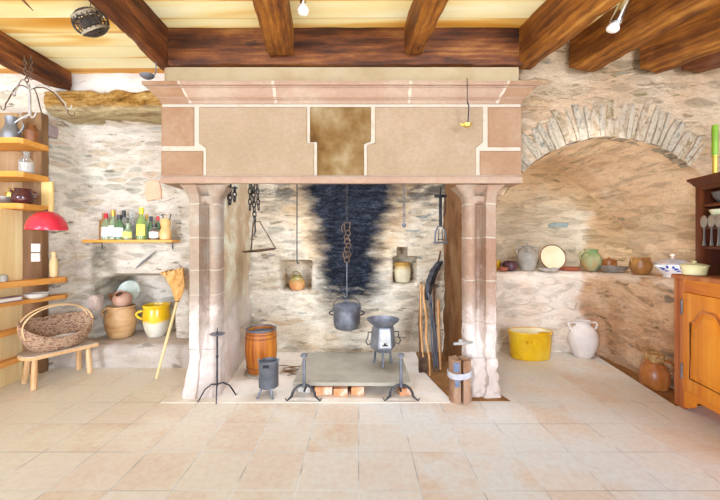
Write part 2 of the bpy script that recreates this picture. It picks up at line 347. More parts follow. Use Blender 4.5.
MAT['white_plastic'] = mottled('white_switch_plastic', ['#f2efe8', '#f8f6f0'], 3, .4, 0, .4, 0)
MAT['black'] = mottled('black_plastic', ['#151414', '#222020'], 6, .5, 0, .4, 0)
MAT['beige_crock'] = mottled('beige_stoneware', ['#a87848', '#bf935f', '#cda674', '#b58a5a'], 4, .5, 0, .4, .1, .003, (1, 1, 2.4))
def two_glaze(name, top, bot, z, w=.02, rough=.28):
    t = NT(name); x = t.xyz(); n = t.noise(t.mp((1, 1, .6)), 9, 4)
    f = t.ss(t.math('ADD', x[2], t.math('MULTIPLY', t.math('SUBTRACT', n, .5), .09)), z - w, z + w)
    tc = t.mix(t.ss(n, .35, .65), top[0], top[1]); bc = t.mix(t.ss(n, .35, .65), bot[0], bot[1])
    return t.done(t.mix(f, bc, tc), t.math('SUBTRACT', .75, t.math('MULTIPLY', f, .5)), 0, .5)
MAT['yellow_crock'] = two_glaze('yellow_glaze_over_bare_clay', ('#e9b70e', '#f3cc2f'), ('#d9cfa6', '#e6dfc0'), .175)
MAT['yellow_glaze'] = mottled('yellow_glaze', ['#dca60a', '#edbd12', '#f4cf38'], 5, .25, 0, .5, .05)
MAT['cream_glaze'] = mottled('cream_glaze', ['#e8dca6', '#f0e8bf', '#f3edcf'], 6, .3, 0, .5, .05)
MAT['white_clay'] = mottled('white_stoneware', ['#d8d0c5', '#e6dfd5', '#efe9e0'], 5, .55, 0, .35, .1, .002)
MAT['grey_clay'] = mottled('grey_stoneware', ['#8d877b', '#aaa598', '#c2bdb0'], 6, .5, 0, .4, .15, .003)
MAT['brown_clay'] = mottled('brown_glaze', ['#8a4f22', '#a9672f', '#c07f42'], 6, .35, 0, .5, .1, .003)
MAT['dark_brown_clay'] = mottled('dark_brown_glaze', ['#5a3218', '#7d4b24', '#9a6636'], 6, .35, 0, .5, .1)
MAT['ledge_jar'] = mottled('mottled_brown_glaze', ['#74461f', '#9a6a33', '#b98a50'], 9, .35, 0, .5, .1)
MAT['purple_glaze'] = mottled('dark_purple_brown_glaze', ['#3a2024', '#54303a', '#6a4148'], 6, .25, 0, .6, .05)
MAT['teapot'] = mottled('aubergine_glaze', ['#351618', '#4a2022', '#5f2e2c'], 6, .15, 0, .7, 0)
MAT['red_clay'] = mottled('red_earthenware', ['#8f4a30', '#a75c3c', '#b9704d'], 6, .5, 0, .4, .1)
MAT['green_glaze'] = two_glaze('mottled_green_glaze', ('#6f8f5a', '#b7ad7a'), ('#b08f5c', '#98a476'), .15, .09)
MAT['niche_pot'] = two_glaze('green_rimmed_orange_glaze', ('#8d8a4a', '#a5793a'), ('#c47a3e', '#dda266'), .10, .05)
MAT['niche_jug'] = two_glaze('ochre_topped_jug', ('#b98b3c', '#c9a561'), ('#c9bc95', '#d8cdaa'), .17, .04)
MAT['green_plate'] = mottled('grey_green_glaze', ['#9aa596', '#bcc4b2', '#d5d7c6'], 5, .3, 0, .5, .05)
MAT['wicker'] = mottled('brown_bark_wicker', ['#5d3626', '#946650', '#c9a184', '#80543f'], 46, .8, 0, .2, 1.0, .012, (1, 1, 1.8))
MAT['wicker_rim'] = wood('pale_hoop_wood', ['#c79a64', '#dfba87', '#ecd3a8'], 0, .8, .6, .1)
MAT['paper'] = mottled('pale_lining', ['#d9d2c5', '#ece6da'], 5, .8, 0, .2, .2)
MAT['straw'] = mottled('broom_straw', ['#a9783f', '#c99a5c', '#deb981'], 30, .85, 0, .1, .8, .01, (1, 1, .12))
MAT['bark'] = mottled('log_bark', ['#8f6a4e', '#b58f70', '#d2b294', '#c7a184'], 7, .9, 0, .1, .7, .02, (1, 1, .4))
MAT['strap'] = mottled('grey_cloth_strap', ['#99979a', '#b9b6b6', '#cdc9c5'], 12, .9, 0, .1, .3)
MAT['blue_stain'] = mottled('blue_grey_chipped_face', ['#4d5c72', '#6f7d90', '#9a9a9a'], 10, .8, 0, .2, .4)
MAT['twig'] = mottled('dry_twigs', ['#6b4a2c', '#8e6841'], 20, .9, 0, .1, .2)
MAT['book_purple'] = mottled('mauve_book_cover', ['#7b6068', '#937780'], 8, .7, 0, .2, .1)
MAT['page'] = mottled('book_pages', ['#e3d9c6', '#efe7d8'], 30, .9, 0, .1, .2, .002, (.2, .2, 8))
MAT['pale_wood_pin'] = wood('pale_turned_wood', ['#d9b777', '#e8cc93', '#f0dcae'], 2, .8, .5, .1)
MAT['label'] = mottled('paper_label', ['#efeade', '#f6f2e8'], 8, .7, 0, .2, 0)
MAT['label_y'] = mottled('yellow_paper_label', ['#e8d65a', '#f0e487'], 8, .7, 0, .2, 0)
MAT['cap_red'] = mottled('red_cap', ['#b81f26', '#cc3034'], 8, .4, 0, .4, 0)
MAT['cap_yellow'] = mottled('yellow_cap', ['#e0cc1c', '#ecdd48'], 8, .4, 0, .4, 0)
MAT['cap_amber'] = mottled('amber_foil', ['#b98a2c', '#d0a748'], 8, .35, .5, .4, 0)
MAT['cap_dark'] = mottled('dark_cap', ['#26282a', '#3a3c3c'], 8, .4, 0, .4, 0)
MAT['stoneware_bottle'] = mottled('ochre_stoneware', ['#cf9a52', '#dfb472', '#e6c48c'], 5, .5, 0, .4, .1)
def glass(name, c, rough=.05, trans=.85):
    t = NT(name); n = t.noise(t.mp((1, 1, 1)), 4, 2)
    return t.done(t.mix(t.math('MULTIPLY', n, .3), c, '#ffffff'), rough, 0, .5, Transmission_Weight=trans, IOR=1.45)
MAT['glass'] = glass('clear_glass', '#eef2ee')
MAT['glass_green'] = glass('dark_green_glass', '#5d9440', .1, .55)
MAT['glass_lime'] = glass('bright_green_glass', '#a5c443', .1, .55)
MAT['glass_pale_green'] = glass('pale_green_glass', '#c3dca6', .1, .6)
MAT['glass_amber'] = glass('amber_glass', '#e0a038', .1, .6)
MAT['glass_brown'] = glass('brown_glass', '#8a7450', .1, .6)
MAT['candle'] = mottled('lime_green_wax', ['#86b01f', '#9dc72c', '#b0d545'], 5, .4, 0, .4, 0)
MAT['gold'] = mottled('gold_painted_metal', ['#c9a83c', '#dcc25a'], 5, .35, .5, .5, 0)
MAT['spoon'] = mottled('polished_pewter', ['#a5a29c', '#c4c1bb'], 5, .3, .8, .5, 0)
MAT['tureen'] = mottled('white_faience', ['#e3e1dc', '#efede8'], 6, .2, 0, .6, 0)
MAT['tureen_lid'] = mottled('brown_banded_lid_glaze', ['#8d8a88', '#b9aea6', '#b98a6a'], 7, .3, 0, .5, 0)
MAT['cream_dish'] = mottled('pale_yellow_enamel', ['#e9e2a0', '#f1ebb9'], 5, .25, 0, .5, 0)
MAT['dark_bowl'] = mottled('dark_grey_bowl', ['#4e4a47', '#6b6661', '#8a847c'], 5, .4, 0, .5, .1)
MAT['plate_cream'] = mottled('cream_patterned_glaze', ['#e6e3b4', '#f0edc9', '#a9c39a'], 6, .25, 0, .5, 0)
MAT['basket_dark'] = mottled('dark_cane', ['#2c2622', '#463d36', '#6a5f54'], 20, .7, 0, .3, .5)
MAT['cane_pale'] = mottled('pale_cane', ['#857963', '#a89c84'], 20, .7, 0, .3, .4)

# ------------------------------------------------------------------ mesh helpers
def bm_(): return bmesh.new()
def xf(bm, vs, loc=(0, 0, 0), rot=None, sc=None):
    m = Matrix.Translation(Vector(loc))
    if rot is not None: m = m @ (rot if isinstance(rot, Matrix) else Matrix.Rotation(rot[2], 4, 'Z') @ Matrix.Rotation(rot[1], 4, 'Y') @ Matrix.Rotation(rot[0], 4, 'X'))
    if sc is not None: m = m @ Matrix.Diagonal(Vector(sc).to_4d())
    for v in vs: v.co = m @ v.co
    return vs
def box(bm, x0, x1, y0, y1, z0, z1, bev=0, mi=0, jit=0):
    g = bmesh.ops.create_cube(bm, size=1); vs = g['verts']
    for v in vs:
        v.co = Vector((x0 if v.co.x < 0 else x1, y0 if v.co.y < 0 else y1, z0 if v.co.z < 0 else z1))
        if jit: v.co += Vector((random.uniform(-jit, jit), random.uniform(-jit, jit), random.uniform(-jit, jit)))
    fs = list({f for v in vs for f in v.link_faces})
    for f in fs: f.material_index = mi
    if bev:
        es = list({e for v in vs for e in v.link_edges})
        r = bmesh.ops.bevel(bm, geom=es, offset=bev, segments=2, affect='EDGES', profile=.6)
        for f in r['faces']: f.material_index = mi
        vs = list({v for f in r['faces'] for v in f.verts} | {v for f in fs if f.is_valid for v in f.verts})
    return vs
def loft(bm, rings, closed=True, cap0=True, cap1=True, mi=0):
    R = [[bm.verts.new(p) for p in r] for r in rings]
    n = len(R[0])
    for a, b in zip(R, R[1:]):
        for i in range(n if closed else n - 1):
            j = (i + 1) % n
            f = bm.faces.new((a[i], a[j], b[j], b[i])); f.material_index = mi
    if closed and cap0: bm.faces.new(list(reversed(R[0]))).material_index = mi
    if closed and cap1: bm.faces.new(R[-1]).material_index = mi
    return [v for r in R for v in r]
def lathe(bm, prof, c=(0, 0, 0), seg=28, sx=1, sy=1, mi=0, cap0=True, cap1=True):
    rings = [[(c[0] + r * sx * math.cos(2 * PI * k / seg), c[1] + r * sy * math.sin(2 * PI * k / seg), c[2] + z) for k in range(seg)] for r, z in prof]
    return loft(bm, rings, True, cap0, cap1, mi)
def tube(bm, pts, r, seg=8, mi=0, closed=False, flat=None):
    pts = [Vector(p) for p in pts]; n = len(pts)
    rr = r if isinstance(r, (list, tuple)) else [r] * n
    rings = []; up = None
    for i, p in enumerate(pts):
        if closed: d = pts[(i + 1) % n] - pts[i - 1]
        else: d = pts[min(i + 1, n - 1)] - pts[max(i - 1, 0)]
        d.normalize()
        if up is None:
            up = Vector((0, 0, 1)) if abs(d.z) < .9 else Vector((0, 1, 0))
        up = (up - d * up.dot(d)).normalized(); sd = d.cross(up)
        fl = flat or (1, 1)
        rings.append([p + up * (rr[i] * fl[0] * math.sin(2 * PI * k / seg)) + sd * (rr[i] * fl[1] * math.cos(2 * PI * k / seg)) for k in range(seg)])
    if closed:
        return loft(bm, rings + [rings[0]], True, False, False, mi)
    return loft(bm, rings, True, True, True, mi)
def arc(c, r, a0, a1, n, ax='xz', ry=None):
    out = []
    for i in range(n + 1):
        a = math.radians(a0 + (a1 - a0) * i / n); u = r * math.cos(a); w = (ry or r) * math.sin(a)
        out.append({'xz': (c[0] + u, c[1], c[2] + w), 'yz': (c[0], c[1] + u, c[2] + w), 'xy': (c[0] + u, c[1] + w, c[2])}[ax])
    return out
def prism(bm, poly, z0, z1, mi=0):
    return loft(bm, [[(x, y, z0) for x, y in poly], [(x, y, z1) for x, y in poly]], True, True, True, mi)
def plate(bm, poly, y0, y1, mi=0):
    """polygon in x-z, thick in y"""
    return loft(bm, [[(x, y0, z) for x, z in poly], [(x, y1, z) for x, z in poly]], True, True, True, mi)
def ball(bm, c, r, sx=1, sy=1, sz=1, seg=16, mi=0):
    g = bmesh.ops.create_uvsphere(bm, u_segments=seg, v_segments=max(6, seg // 2), radius=r)
    for v in g['verts']: v.co = Vector((c[0] + v.co.x * sx, c[1] + v.co.y * sy, c[2] + v.co.z * sz))
    for f in {f for v in g['verts'] for f in v.link_faces}: f.material_index = mi
    return g['verts']
def rough_(bm, amp, freq, vs=None, seed=0):
    for v in (vs or bm.verts):
        p = v.co * freq + Vector((seed, seed * 1.7, seed * .3))
        v.co += noise.noise_vector(p) * amp

def link(name, bm, mats, parent=None, loc=(0, 0, 0), rz=0, ang=35, fix=True):
    if fix: bmesh.ops.recalc_face_normals(bm, faces=bm.faces[:])
    me = bpy.data.meshes.new(name); bm.to_mesh(me); bm.free()
    for m in (mats if isinstance(mats, (list, tuple)) else [mats]):
        me.materials.append(MAT[m] if isinstance(m, str) else m)
    for p in me.polygons: p.use_smooth = True
    me.set_sharp_from_angle(angle=math.radians(ang))
    o = bpy.data.objects.new(name, me); COL.objects.link(o)
    o.location = loc; o.rotation_euler = (0, 0, rz)
    if parent: o.parent = parent
    return o
def tag(o, label, cat, group=None):
    o['label'] = label; o['category'] = cat
    if group: o['group'] = group
    return o
def thing(name, label, cat, loc=(0, 0, 0), rz=0, group=None):
    o = bpy.data.objects.new(name, None); COL.objects.link(o); o.empty_display_size = .1
    o.location = loc; o.rotation_euler = (0, 0, rz)
    return tag(o, label, cat, group)
def struct(name, bm, mats, **k):
    o = link(name, bm, mats, **k); o['kind'] = 'structure'; return o

def sstep(a, b, x):
    t = max(0, min(1, (x - a) / (b - a))); return t * t * (3 - 2 * t)
def nz(x, y, z, f, s=0): return noise.noise(Vector((x * f + s, y * f + s * .7, z * f + s * 1.3)))
def hfield(name, x0, x1, z0, z1, step, yf, mats):
    nx = max(2, round((x1 - x0) / step)); nzz = max(2, round((z1 - z0) / step))
    bm = bm_(); g = []
    for j in range(nzz + 1):
        z = z0 + (z1 - z0) * j / nzz
        g.append([bm.verts.new((x0 + (x1 - x0) * i / nx, yf(x0 + (x1 - x0) * i / nx, z), z)) for i in range(nx + 1)])
    for j in range(nzz):
        for i in range(nx): bm.faces.new((g[j][i], g[j][i + 1], g[j + 1][i + 1], g[j + 1][i]))
    return struct(name, bm, mats, ang=70, fix=False)

# ------------------------------------------------------------------ setting
CEIL = 3.04
bm = bm_(); prism(bm, [(-4.3, -4.5), (4.2, -4.5), (4.2, 2.72), (2.52, 2.72), (2.76, 4.12), (-4.3, 4.12)], -.05, 0)
struct('floor', bm, 'floor')
bm = bm_(); prism(bm, [(2.4, 2.66), (4.2, 2.66), (4.2, 4.5), (2.4, 4.5)], -.08, -.03)
struct('floor_edge', bm, 'earth')
bm = bm_(); box(bm, -4.3, 4.2, 1.0, 4.8, CEIL, CEIL + .06)
struct('ceiling', bm, 'ceiling')

def left_y(x, z):
    d = 0.0
    d += .30 * sstep(-3.21, -3.15, x + .03 * nz(x, 0, z, 4)) * sstep(2.66, 2.62, z)
    xc, hw = -2.50, .42
    q = abs(x - xc) / hw
    if q < 1.25:
        top = .93 - .10 * min(q, 1.2) ** 4
        d += .36 * sstep(1.06, .97, q + .03 * nz(x, 1, z, 5)) * sstep(top + .03, top - .02, z)
    return 3.5 + d + .018 * nz(x, 2, z, 3) + .012 * nz(x, 2, z * 2.2, 8) 
hfield('wall_back_left', -4.3, -1.34, 0, CEIL, .03, left_y, 'wall_left')

def fire_y(x, z):
    d = 0
    def rect(a, b, c, e): return sstep(a - .012, a + .012, x) * sstep(b + .012, b - .012, x) * sstep(c - .012, c + .012, z) * sstep(e + .012, e - .012, z)
    d = max(d, .30 * rect(-.945, -.585, .735, 1.085))
    d = max(d, .27 * rect(.40, .665, .82, 1.13))
    d = max(d, .27 * rect(.45, .55, 1.1, 1.24))
    return 4.05 + d + .02 * nz(x, 5, z, 3) * (1 if d < .02 else .2) + .012 * nz(x, 5, z * 2.5, 8)
hfield('wall_fireplace', -1.46, 1.12, 0, CEIL, .022, fire_y, 'wall_fire')

# alcove on the right: an arch in the wall, a barrel vault behind it
ACX, ACZ, AR = 2.16, 1.13, 1.09
bm = bm_(); NTH, NR = 64, 14
def edgept(t):
    c, s = math.cos(t), math.sin(t)
    k = 1e9
    if c > 1e-6: k = min(k, (4.2 - ACX) / c)
    if c < -1e-6: k = min(k, (1.04 - ACX) / c)
    if s > 1e-6: k = min(k, (CEIL - ACZ) / s)
    return ACX + k * c, ACZ + k * s
rows = []
for i in range(NTH + 1):
    t = PI * i / NTH; ex, ez = edgept(t); ix, iz = ACX + AR * math.cos(t), ACZ + AR * math.sin(t)
    rows.append([bm.verts.new((ix + (ex - ix) * k / NR, 2.95 + .014 * nz(ix + (ex - ix) * k / NR, 3, iz + (ez - iz) * k / NR, 5), iz + (ez - iz) * k / NR)) for k in range(NR + 1)])
for a, b in zip(rows, rows[1:]):
    for k in range(NR): bm.faces.new((a[k], a[k + 1], b[k + 1], b[k]))
vs = [bm.verts.new(p) for p in ((3.25, 2.95, 0), (4.2, 2.95, 0), (4.2, 2.95, ACZ), (3.25, 2.95, ACZ))]; bm.faces.new(vs)
# corners of the rectangle the fan leaves out
for cx in (4.2,):
    a = math.atan2(CEIL - ACZ, cx - ACX)
    k = max(i for i in range(NTH + 1) if PI * i / NTH <= a)
    bm.faces.new((rows[k][NR], bm.verts.new((cx, 2.95, CEIL)), rows[k + 1][NR]))
bmesh.ops.remove_doubles(bm, verts=bm.verts[:], dist=1e-4)
for f in bm.faces:
    f.normal_update()
    if f.normal.y > 0: f.normal_flip()
struct('wall_back_right', bm, 'wall_right', ang=70, fix=False)
# voussoirs of the arch
bm = bm_(); t = math.radians(50)
while t < math.radians(136):
    w = random.uniform(.026, .066); h = random.uniform(.24, .36)
    r0 = AR - random.uniform(-.006, .012); yf = 2.945 - random.uniform(-.002, .016); g = .008
    lean = random.uniform(-.025, .025)
    ring = []
    for (rr, tt) in ((r0, t + g / 2), (r0, t + w - g / 2), (r0 + h * random.uniform(.45, .55), t + w - g * .4 + random.uniform(-.004, .004)), (r0 + h * random.uniform(.9, 1), t + w * .8 + lean), (r0 + h * random.uniform(.9, 1.03), t + w * .2 + lean), (r0 + h * .5, t + g * .4)):
        ring.append((ACX + rr * math.cos(tt), ACZ + rr * math.sin(tt)))
    loft(bm, [[(x, 3.03, z) for x, z in ring], [(x, yf + .006, z) for x, z in ring], [(sum(q[0] for q in ring) / 6 * .12 + x * .88, yf, sum(q[1] for q in ring) / 6 * .12 + z * .88) for x, z in ring]])
    t += w
struct('trim_1', bm, 'vouss', ang=60)
# vault
bm = bm_(); rows = []
for j in range(41):
    Y = 2.945 + 1.5 * j / 40; row = []
    for i in range(-6, 87):
        if i < 0: x, z = ACX + AR, ACZ + .1 * i
        elif i > 80: x, z = ACX - AR, ACZ - .1 * (i - 80)
        else: x, z = ACX + AR * math.cos(PI * i / 80), ACZ + AR * math.sin(PI * i / 80)
        k = 1 + (.025 * nz(x, Y * .5, z, 4) + .015 * nz(x, Y * .7, z, 10))
        row.append(bm.verts.new((ACX + (x - ACX) * k, Y, ACZ + (z - ACZ) * k)))
    rows.append(row)
for a, b in zip(rows, rows[1:]):
    for i in range(len(a) - 1): bm.faces.new((a[i], b[i], b[i + 1], a[i + 1]))
for f in bm.faces:
    f.normal_update()
    c = f.calc_center_median()
    if f.normal.dot(Vector((ACX, c.y, ACZ)) - c) < 0: f.normal_flip()
struct('trim_2', bm, 'vault', ang=70, fix=False)
hfield('wall_alcove', .98, 3.5, .5, 2.4, .05, lambda x, z: 4.42 - .35 * sstep(2.75, 3.3, x) ** 2 - .15 * sstep(1.7, 2.2, z) + .02 * nz(x, 7, z, 4), 'alcove')
# stone ledge round the alcove
bm = bm_(); path = []
for i in range(31): path.append((1.0 + 1.62 * i / 30, 4.08, 0, 1))
for i in range(1, 9):
    a = PI / 2 * i / 8; path.append((2.62 + .22 * math.sin(a), 3.86 + .22 * math.cos(a), math.sin(a), math.cos(a)))
for i in range(1, 19): path.append((2.84 + .02 * i / 18, 3.86 - .88 * i / 18, 1, 0))
prof = [(0, -.06), (-.01, .15), (0, .3), (0, .45), (.01, .6), (-.005, .75), (-.015, .86), (0, .92), (.03, .95), (.1, .957), (.25, .96), (.45, .96), (.7, .965)]
rows = []
for (x, y, ox, oy) in path:
    row = []
    for d, z in prof:
        e = .02 * nz(x, y, z, 5) + .014 * nz(x, y, z, 12)
        zz = z + (.008 * nz(x, y, 0, 6) if z > .8 else 0)
        dd = d
        px, py = x + ox * (dd + e), y + oy * (dd + e)
        row.append(bm.verts.new((px, py, zz)))
    rows.append(row)
for a, b in zip(rows, rows[1:]):
    for k in range(len(prof) - 1): bm.faces.new((a[k], b[k], b[k + 1], a[k + 1]))
e = rows[-1]; bm.faces.new([v for v in e] + [bm.verts.new((e[-1].co.x, e[-1].co.y, -.06))])
for f in bm.faces:
    f.normal_update()
    if f.normal.dot(Vector((-.4, -.7, .6))) < 0: f.normal_flip()
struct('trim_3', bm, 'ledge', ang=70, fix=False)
# plinth along the left wall
bm = bm_(); rows = []
for i in range(61):
    x = -3.24 + (3.24 - 1.36) * i / 60; row = []
    for (y, z) in ((3.56, -.02), (3.55, .06), (3.545, .13), (3.55, .19), (3.57, .225), (3.61, .24), (3.75, .242), (3.95, .243), (4.25, .245)):
        row.append(bm.verts.new((x, y + .022 * nz(x, y, z, 4) + .012 * nz(x, y, z, 11), z + .006 * nz(x, y, 3, 6))))
    rows.append(row)
for a, b in zip(rows, rows[1:]):
    for k in range(len(a) - 1): bm.faces.new((a[k], b[k], b[k + 1], a[k + 1]))
struct('trim_4', bm, 'plinth', ang=70, fix=False)
# timber lintel over the left recess
bm = bm_(); rings = []
for i in range(41):
    x = -3.16 + 1.8 * i / 40; ring = []
    for k in range(28):
        a = 2 * PI * k / 28; cy, cz = 3.60 + .19 * max(-1, min(1, 1.3 * math.cos(a))), 2.728 + .108 * max(-1, min(1, 1.25 * math.sin(a)))
        ring.append((x, cy + .03 * nz(x * 2, cy, cz, 5) + .035 * nz(x * 2, cy * 4, cz * 4, 9), cz + .03 * nz(x * 1.5, cy, cz, 4, 9)))
    rings.append(ring)
loft(bm, rings); struct('trim_5', bm, 'log', ang=60)
# loose feature stones that stick out of the left wall
bm = bm_()
def wstone(u, v, w, h, Y, mi=0):
    x, z = PX(u, Y), PZ(v, Y); w *= Y / FPX / 2; h *= Y / FPX / 2
    ring = []
    for k in range(9):
        a = 2 * PI * k / 9 + random.uniform(-.15, .15); r = random.uniform(.85, 1.1)
        ring.append((x + w * r * max(-.85, min(.85, math.cos(a) * 1.15)), z + h * r * max(-.85, min(.85, 1.15 * math.sin(a)))))
    loft(bm, [[(p, Y + .08, q) for p, q in ring], [(p, Y - .006, q) for p, q in ring], [(x + (p - x) * .85, Y - .016, z + (q - z) * .85) for p, q in ring]], mi=mi)
wstone(153, 190, 17, 25, 3.78, 0); wstone(46, 130, 12, 16, 3.49, 1); wstone(93, 303, 12, 17, 3.79, 2); wstone(59, 198, 16, 24, 3.79, 3)
struct('trim_6', bm, [sandstone('orange_wall_stone', '#ecc2a0', '#ecc2a0', '#f0d0b4'), mottled('mauve_wall_stone', ['#8d7d78', '#a99690'], 6, .9), sandstone('pinkish_wall_stone', '#d6bdaa', '#d6bdaa', '#e3d0c0'), mottled('grey_mauve_wall_stone', ['#b3a096', '#cdb9ab'], 6, .9)], ang=50)
bm = bm_(); wstone(559, 225, 24, 6, 4.40, 0); struct('trim_8', bm, mottled('blue_grey_slate', ['#8fa3a0', '#b3c0b8'], 12, .9), ang=50)
# plain side walls of the room
bm = bm_(); box(bm, -4.36, -4.3, 1.0, 4.2, 0, CEIL); struct('wall_left', bm, 'plain_wall')
bm = bm_(); box(bm, 4.2, 4.26, 1.0, 3.2, -.05, CEIL); struct('wall_right', bm, 'plain_wall')

# ------------------------------------------------------------------ fireplace
FP = thing('fireplace', 'large pink and beige sandstone fireplace with moulded mantel and open hearth', 'fireplace', (0, 0, 0))
def pier_profile(xo, xi, sgn, yb_i, xib, yb_o):
    """plan of a pier from the outer back corner round the front to the inner back corner; sgn +1 for the left pier"""
    s = sgn
    P = [(xo, yb_o), (xo, 2.90), (xo + s * .012, 2.88), (xo + s * .10, 2.862), (xo + s * .106, 2.89), (xo + s * .109, 2.93), (xo + s * .122, 2.965), (xo + s * .142, 2.97)]
    cx, cy = xi - s * .048, 2.975
    for k in range(9):
        a = math.radians(200 + 150 * k / 8)
        P.append((cx + s * .054 * math.cos(a), cy + .082 * math.sin(a)))
    P += [(xi - s * .012, 3.0), (xi - s * .012, 3.06)]
    Q = [(xi - s * .012, 3.06), (xib, yb_i), (xo + s * .02, yb_i), (xo + s * .02, 3.06)]
    return P, Q
def build_pier(xo, xi, sgn, xib, yb_o, joints, mats, bulge_bottom, inner_mat):
    P, Q = pier_profile(xo, xi, sgn, 4.03, xib, yb_o)
    F = []
    for a, b in zip(P, P[1:]):
        n_ = max(1, int(math.hypot(b[0] - a[0], b[1] - a[1]) / .022)) if min(a[1], b[1]) < 3.07 and max(a[1], b[1]) < 3.4 else 1
        F += [(a[0] + (b[0] - a[0]) * k_ / n_, a[1] + (b[1] - a[1]) * k_ / n_) for k_ in range(n_)]
    P = F + [P[-1]]
    cx = sum(p[0] for p in P) / len(P); cy = 3.0
    bm = bm_()
    def off(poly, k, dz=None):
        return [(cx + (x - cx) * k, cy + (y - cy) * k) for x, y in poly]
    # front stones, one block per course
    zs = [0.0] + joints + [1.70]
    for z0, z1 in zip(zs, zs[1:]):
        n = max(3, int((z1 - z0) / .03)); rings = []; rw = .3 if sgn > 0 else .8
        for i in range(n + 1):
            z = z0 + .002 + (z1 - z0 - .004) * i / n
            k = 1 - (.012 if i in (0, n) else 0)
            b = bulge_bottom * sstep(.32, .02, z)
            ring = []
            for pi_, (x, y) in enumerate(off(P, k)):
                w = sstep(.85, .2, z)
                if 2.885 < y < 2.99 and abs(x - xo) > .098 and abs(x - xi) > .03: y -= (y - 2.885) * max(sstep(.62, .34, z), sstep(1.60, 1.66, z))
                dx = rw * (.028 * w * nz(x, y, z, 6, 3) + .034 * w * nz(x, y, z, 19, 1)) + .004 * nz(x, y, z, 20, 2)
                dy = rw * (.025 * w * nz(x, y, z, 6, 8) + .040 * w * nz(x, y, z, 19, 6)) + .004 * nz(x, y, z, 20, 5)
                fx = (x - cx) / .12
                ring.append((x + b * max(-1, min(1, fx)) * (1 if fx * sgn < 0 else .35) + dx, y - b * .7 * (1 if y < 3 else 0) + dy, z))
            rings.append(ring)
        loft(bm, rings)
    link('pier_front', bm, mats, FP, ang=40)
    for z in joints:
        bm = bm_(); ring = off(P, 1.003)
        loft(bm, [[(x, y, z - .006 + .004 * nz(x, y, z, 9)) for x, y in off(P, .97)], [(x, y, z - .005 + .006 * nz(x, y, z, 9)) for x, y in ring], [(x, y, z + .005 + .006 * nz(x, y, z, 9)) for x, y in ring], [(x, y, z + .006 + .004 * nz(x, y, z, 9)) for x, y in off(P, .97)]])
        link('mortar_joint', bm, 'mortar', FP)
    # deep inner side
    bm = bm_()
    xs = [(Q[0][0] + (Q[1][0] - Q[0][0]) * i / 16, Q[0][1] + (Q[1][1] - Q[0][1]) * i / 16) for i in range(17)]
    rows = []
    for j in range(44):
        z = 2.0 * j / 43
        rows.append([bm.verts.new((x + sgn * (.022 * nz(x, y, z, 3.5) + .016 * nz(x, y, z, 10)) - sgn * .01 * (i == 0), y, z)) for i, (x, y) in enumerate(xs)])
    for a, b in zip(rows, rows[1:]):
        for i in range(16): bm.faces.new((a[i], a[i + 1], b[i + 1], b[i]))
    for f in bm.faces:
        f.normal_update()
        if f.normal.x * sgn < 0: f.normal_flip()
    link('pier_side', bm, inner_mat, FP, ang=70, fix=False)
    # capital flaring to the lintel
    bm = bm_(); rings = []
    for i in range(9):
        q = i / 8; z = 1.66 + .125 * q; e = .10 * (1 - math.cos(q * PI / 2))
        ring = []
        for (x, y) in off(P, 1.004):
            fx = (x - cx) / .12; fx = max(-1, min(1, fx))
            flat = q ** 2
            yy = y if y > 3.02 else y + (2.84 - y) * flat * .9 - e * .15
            ring.append((x + e * fx * (1.0 if fx * sgn > 0 else .5), yy, z))
        rings.append(ring)
    loft(bm, rings); link('capital', bm, mats, FP, ang=50)
build_pier(-1.452, -1.205, 1, -1.30, 3.62, [.40, .86, 1.07, 1.345, 1.63], 'pier', .045, 'pier_in')
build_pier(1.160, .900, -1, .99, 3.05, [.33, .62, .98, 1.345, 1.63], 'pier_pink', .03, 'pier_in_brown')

XL, XR, YF = -1.62, 1.318, 2.78
# lintel: mortar bed plus dressed blocks
bm = bm_()
box(bm, XL + .006, XR - .006, YF + .006, YF + .09, 1.846, 1.9395, 0, 0)
box(bm, XL + .006, XR - .006, YF + .006, 3.06, 1.94, 2.44, 0, 0)
box(bm, XL + .006, XL + .24, 3.06, 3.60, 1.85, 2.44, 0, 0)
box(bm, XR - .24, XR - .006, 3.06, 3.4, 1.85, 2.44, 0, 0)
def blk(u0, v0, u1, v1, mi, poly=None):
    pts = poly or [(u0, v0), (u1, v0), (u1, v1), (u0, v1)]
    pts = [(PX(u, YF), PZ(v, YF)) for u, v in pts]
    pts = [(max(XL, min(XR, x)), z) for x, z in pts]
    cx = sum(p[0] for p in pts) / len(pts); cz = sum(p[1] for p in pts) / len(pts)
    ins = [(x + (.008 if x < cx else -.008), z + (.008 if z < cz else -.008)) for x, z in pts]
    loft(bm, [[(x, YF + .05, z) for x, z in pts], [(x, YF + .001, z) for x, z in pts], [(x, YF - .004, z) for x, z in ins]], mi=mi)
blk(161, 107, 194, 146, 2); blk(161, 151, 203, 175.5, 2)
blk(0, 0, 0, 0, 1, [(199, 107), (307, 107), (307, 144), (314, 144), (314, 175.5), (206, 175.5), (206, 148), (199, 143)])
blk(0, 0, 0, 0, 3, [(310, 107), (371, 107), (371, 141), (364, 144), (364, 175.5), (317, 175.5), (317, 142), (310, 142)])
blk(0, 0, 0, 0, 1, [(375, 107), (483, 107), (483, 142), (476, 148), (476, 175.5), (367, 175.5), (367, 146), (375, 143)])
blk(488, 107, 522, 147, 2); blk(480, 151, 522, 175.5, 2)
# side blocks of the left return
box(bm, XL - .002, XL + .03, YF + .06, 3.60, 2.10, 2.425, 0, 2); box(bm, XL - .002, XL + .03, YF + .06, 3.60, 1.855, 2.08, 0, 2)
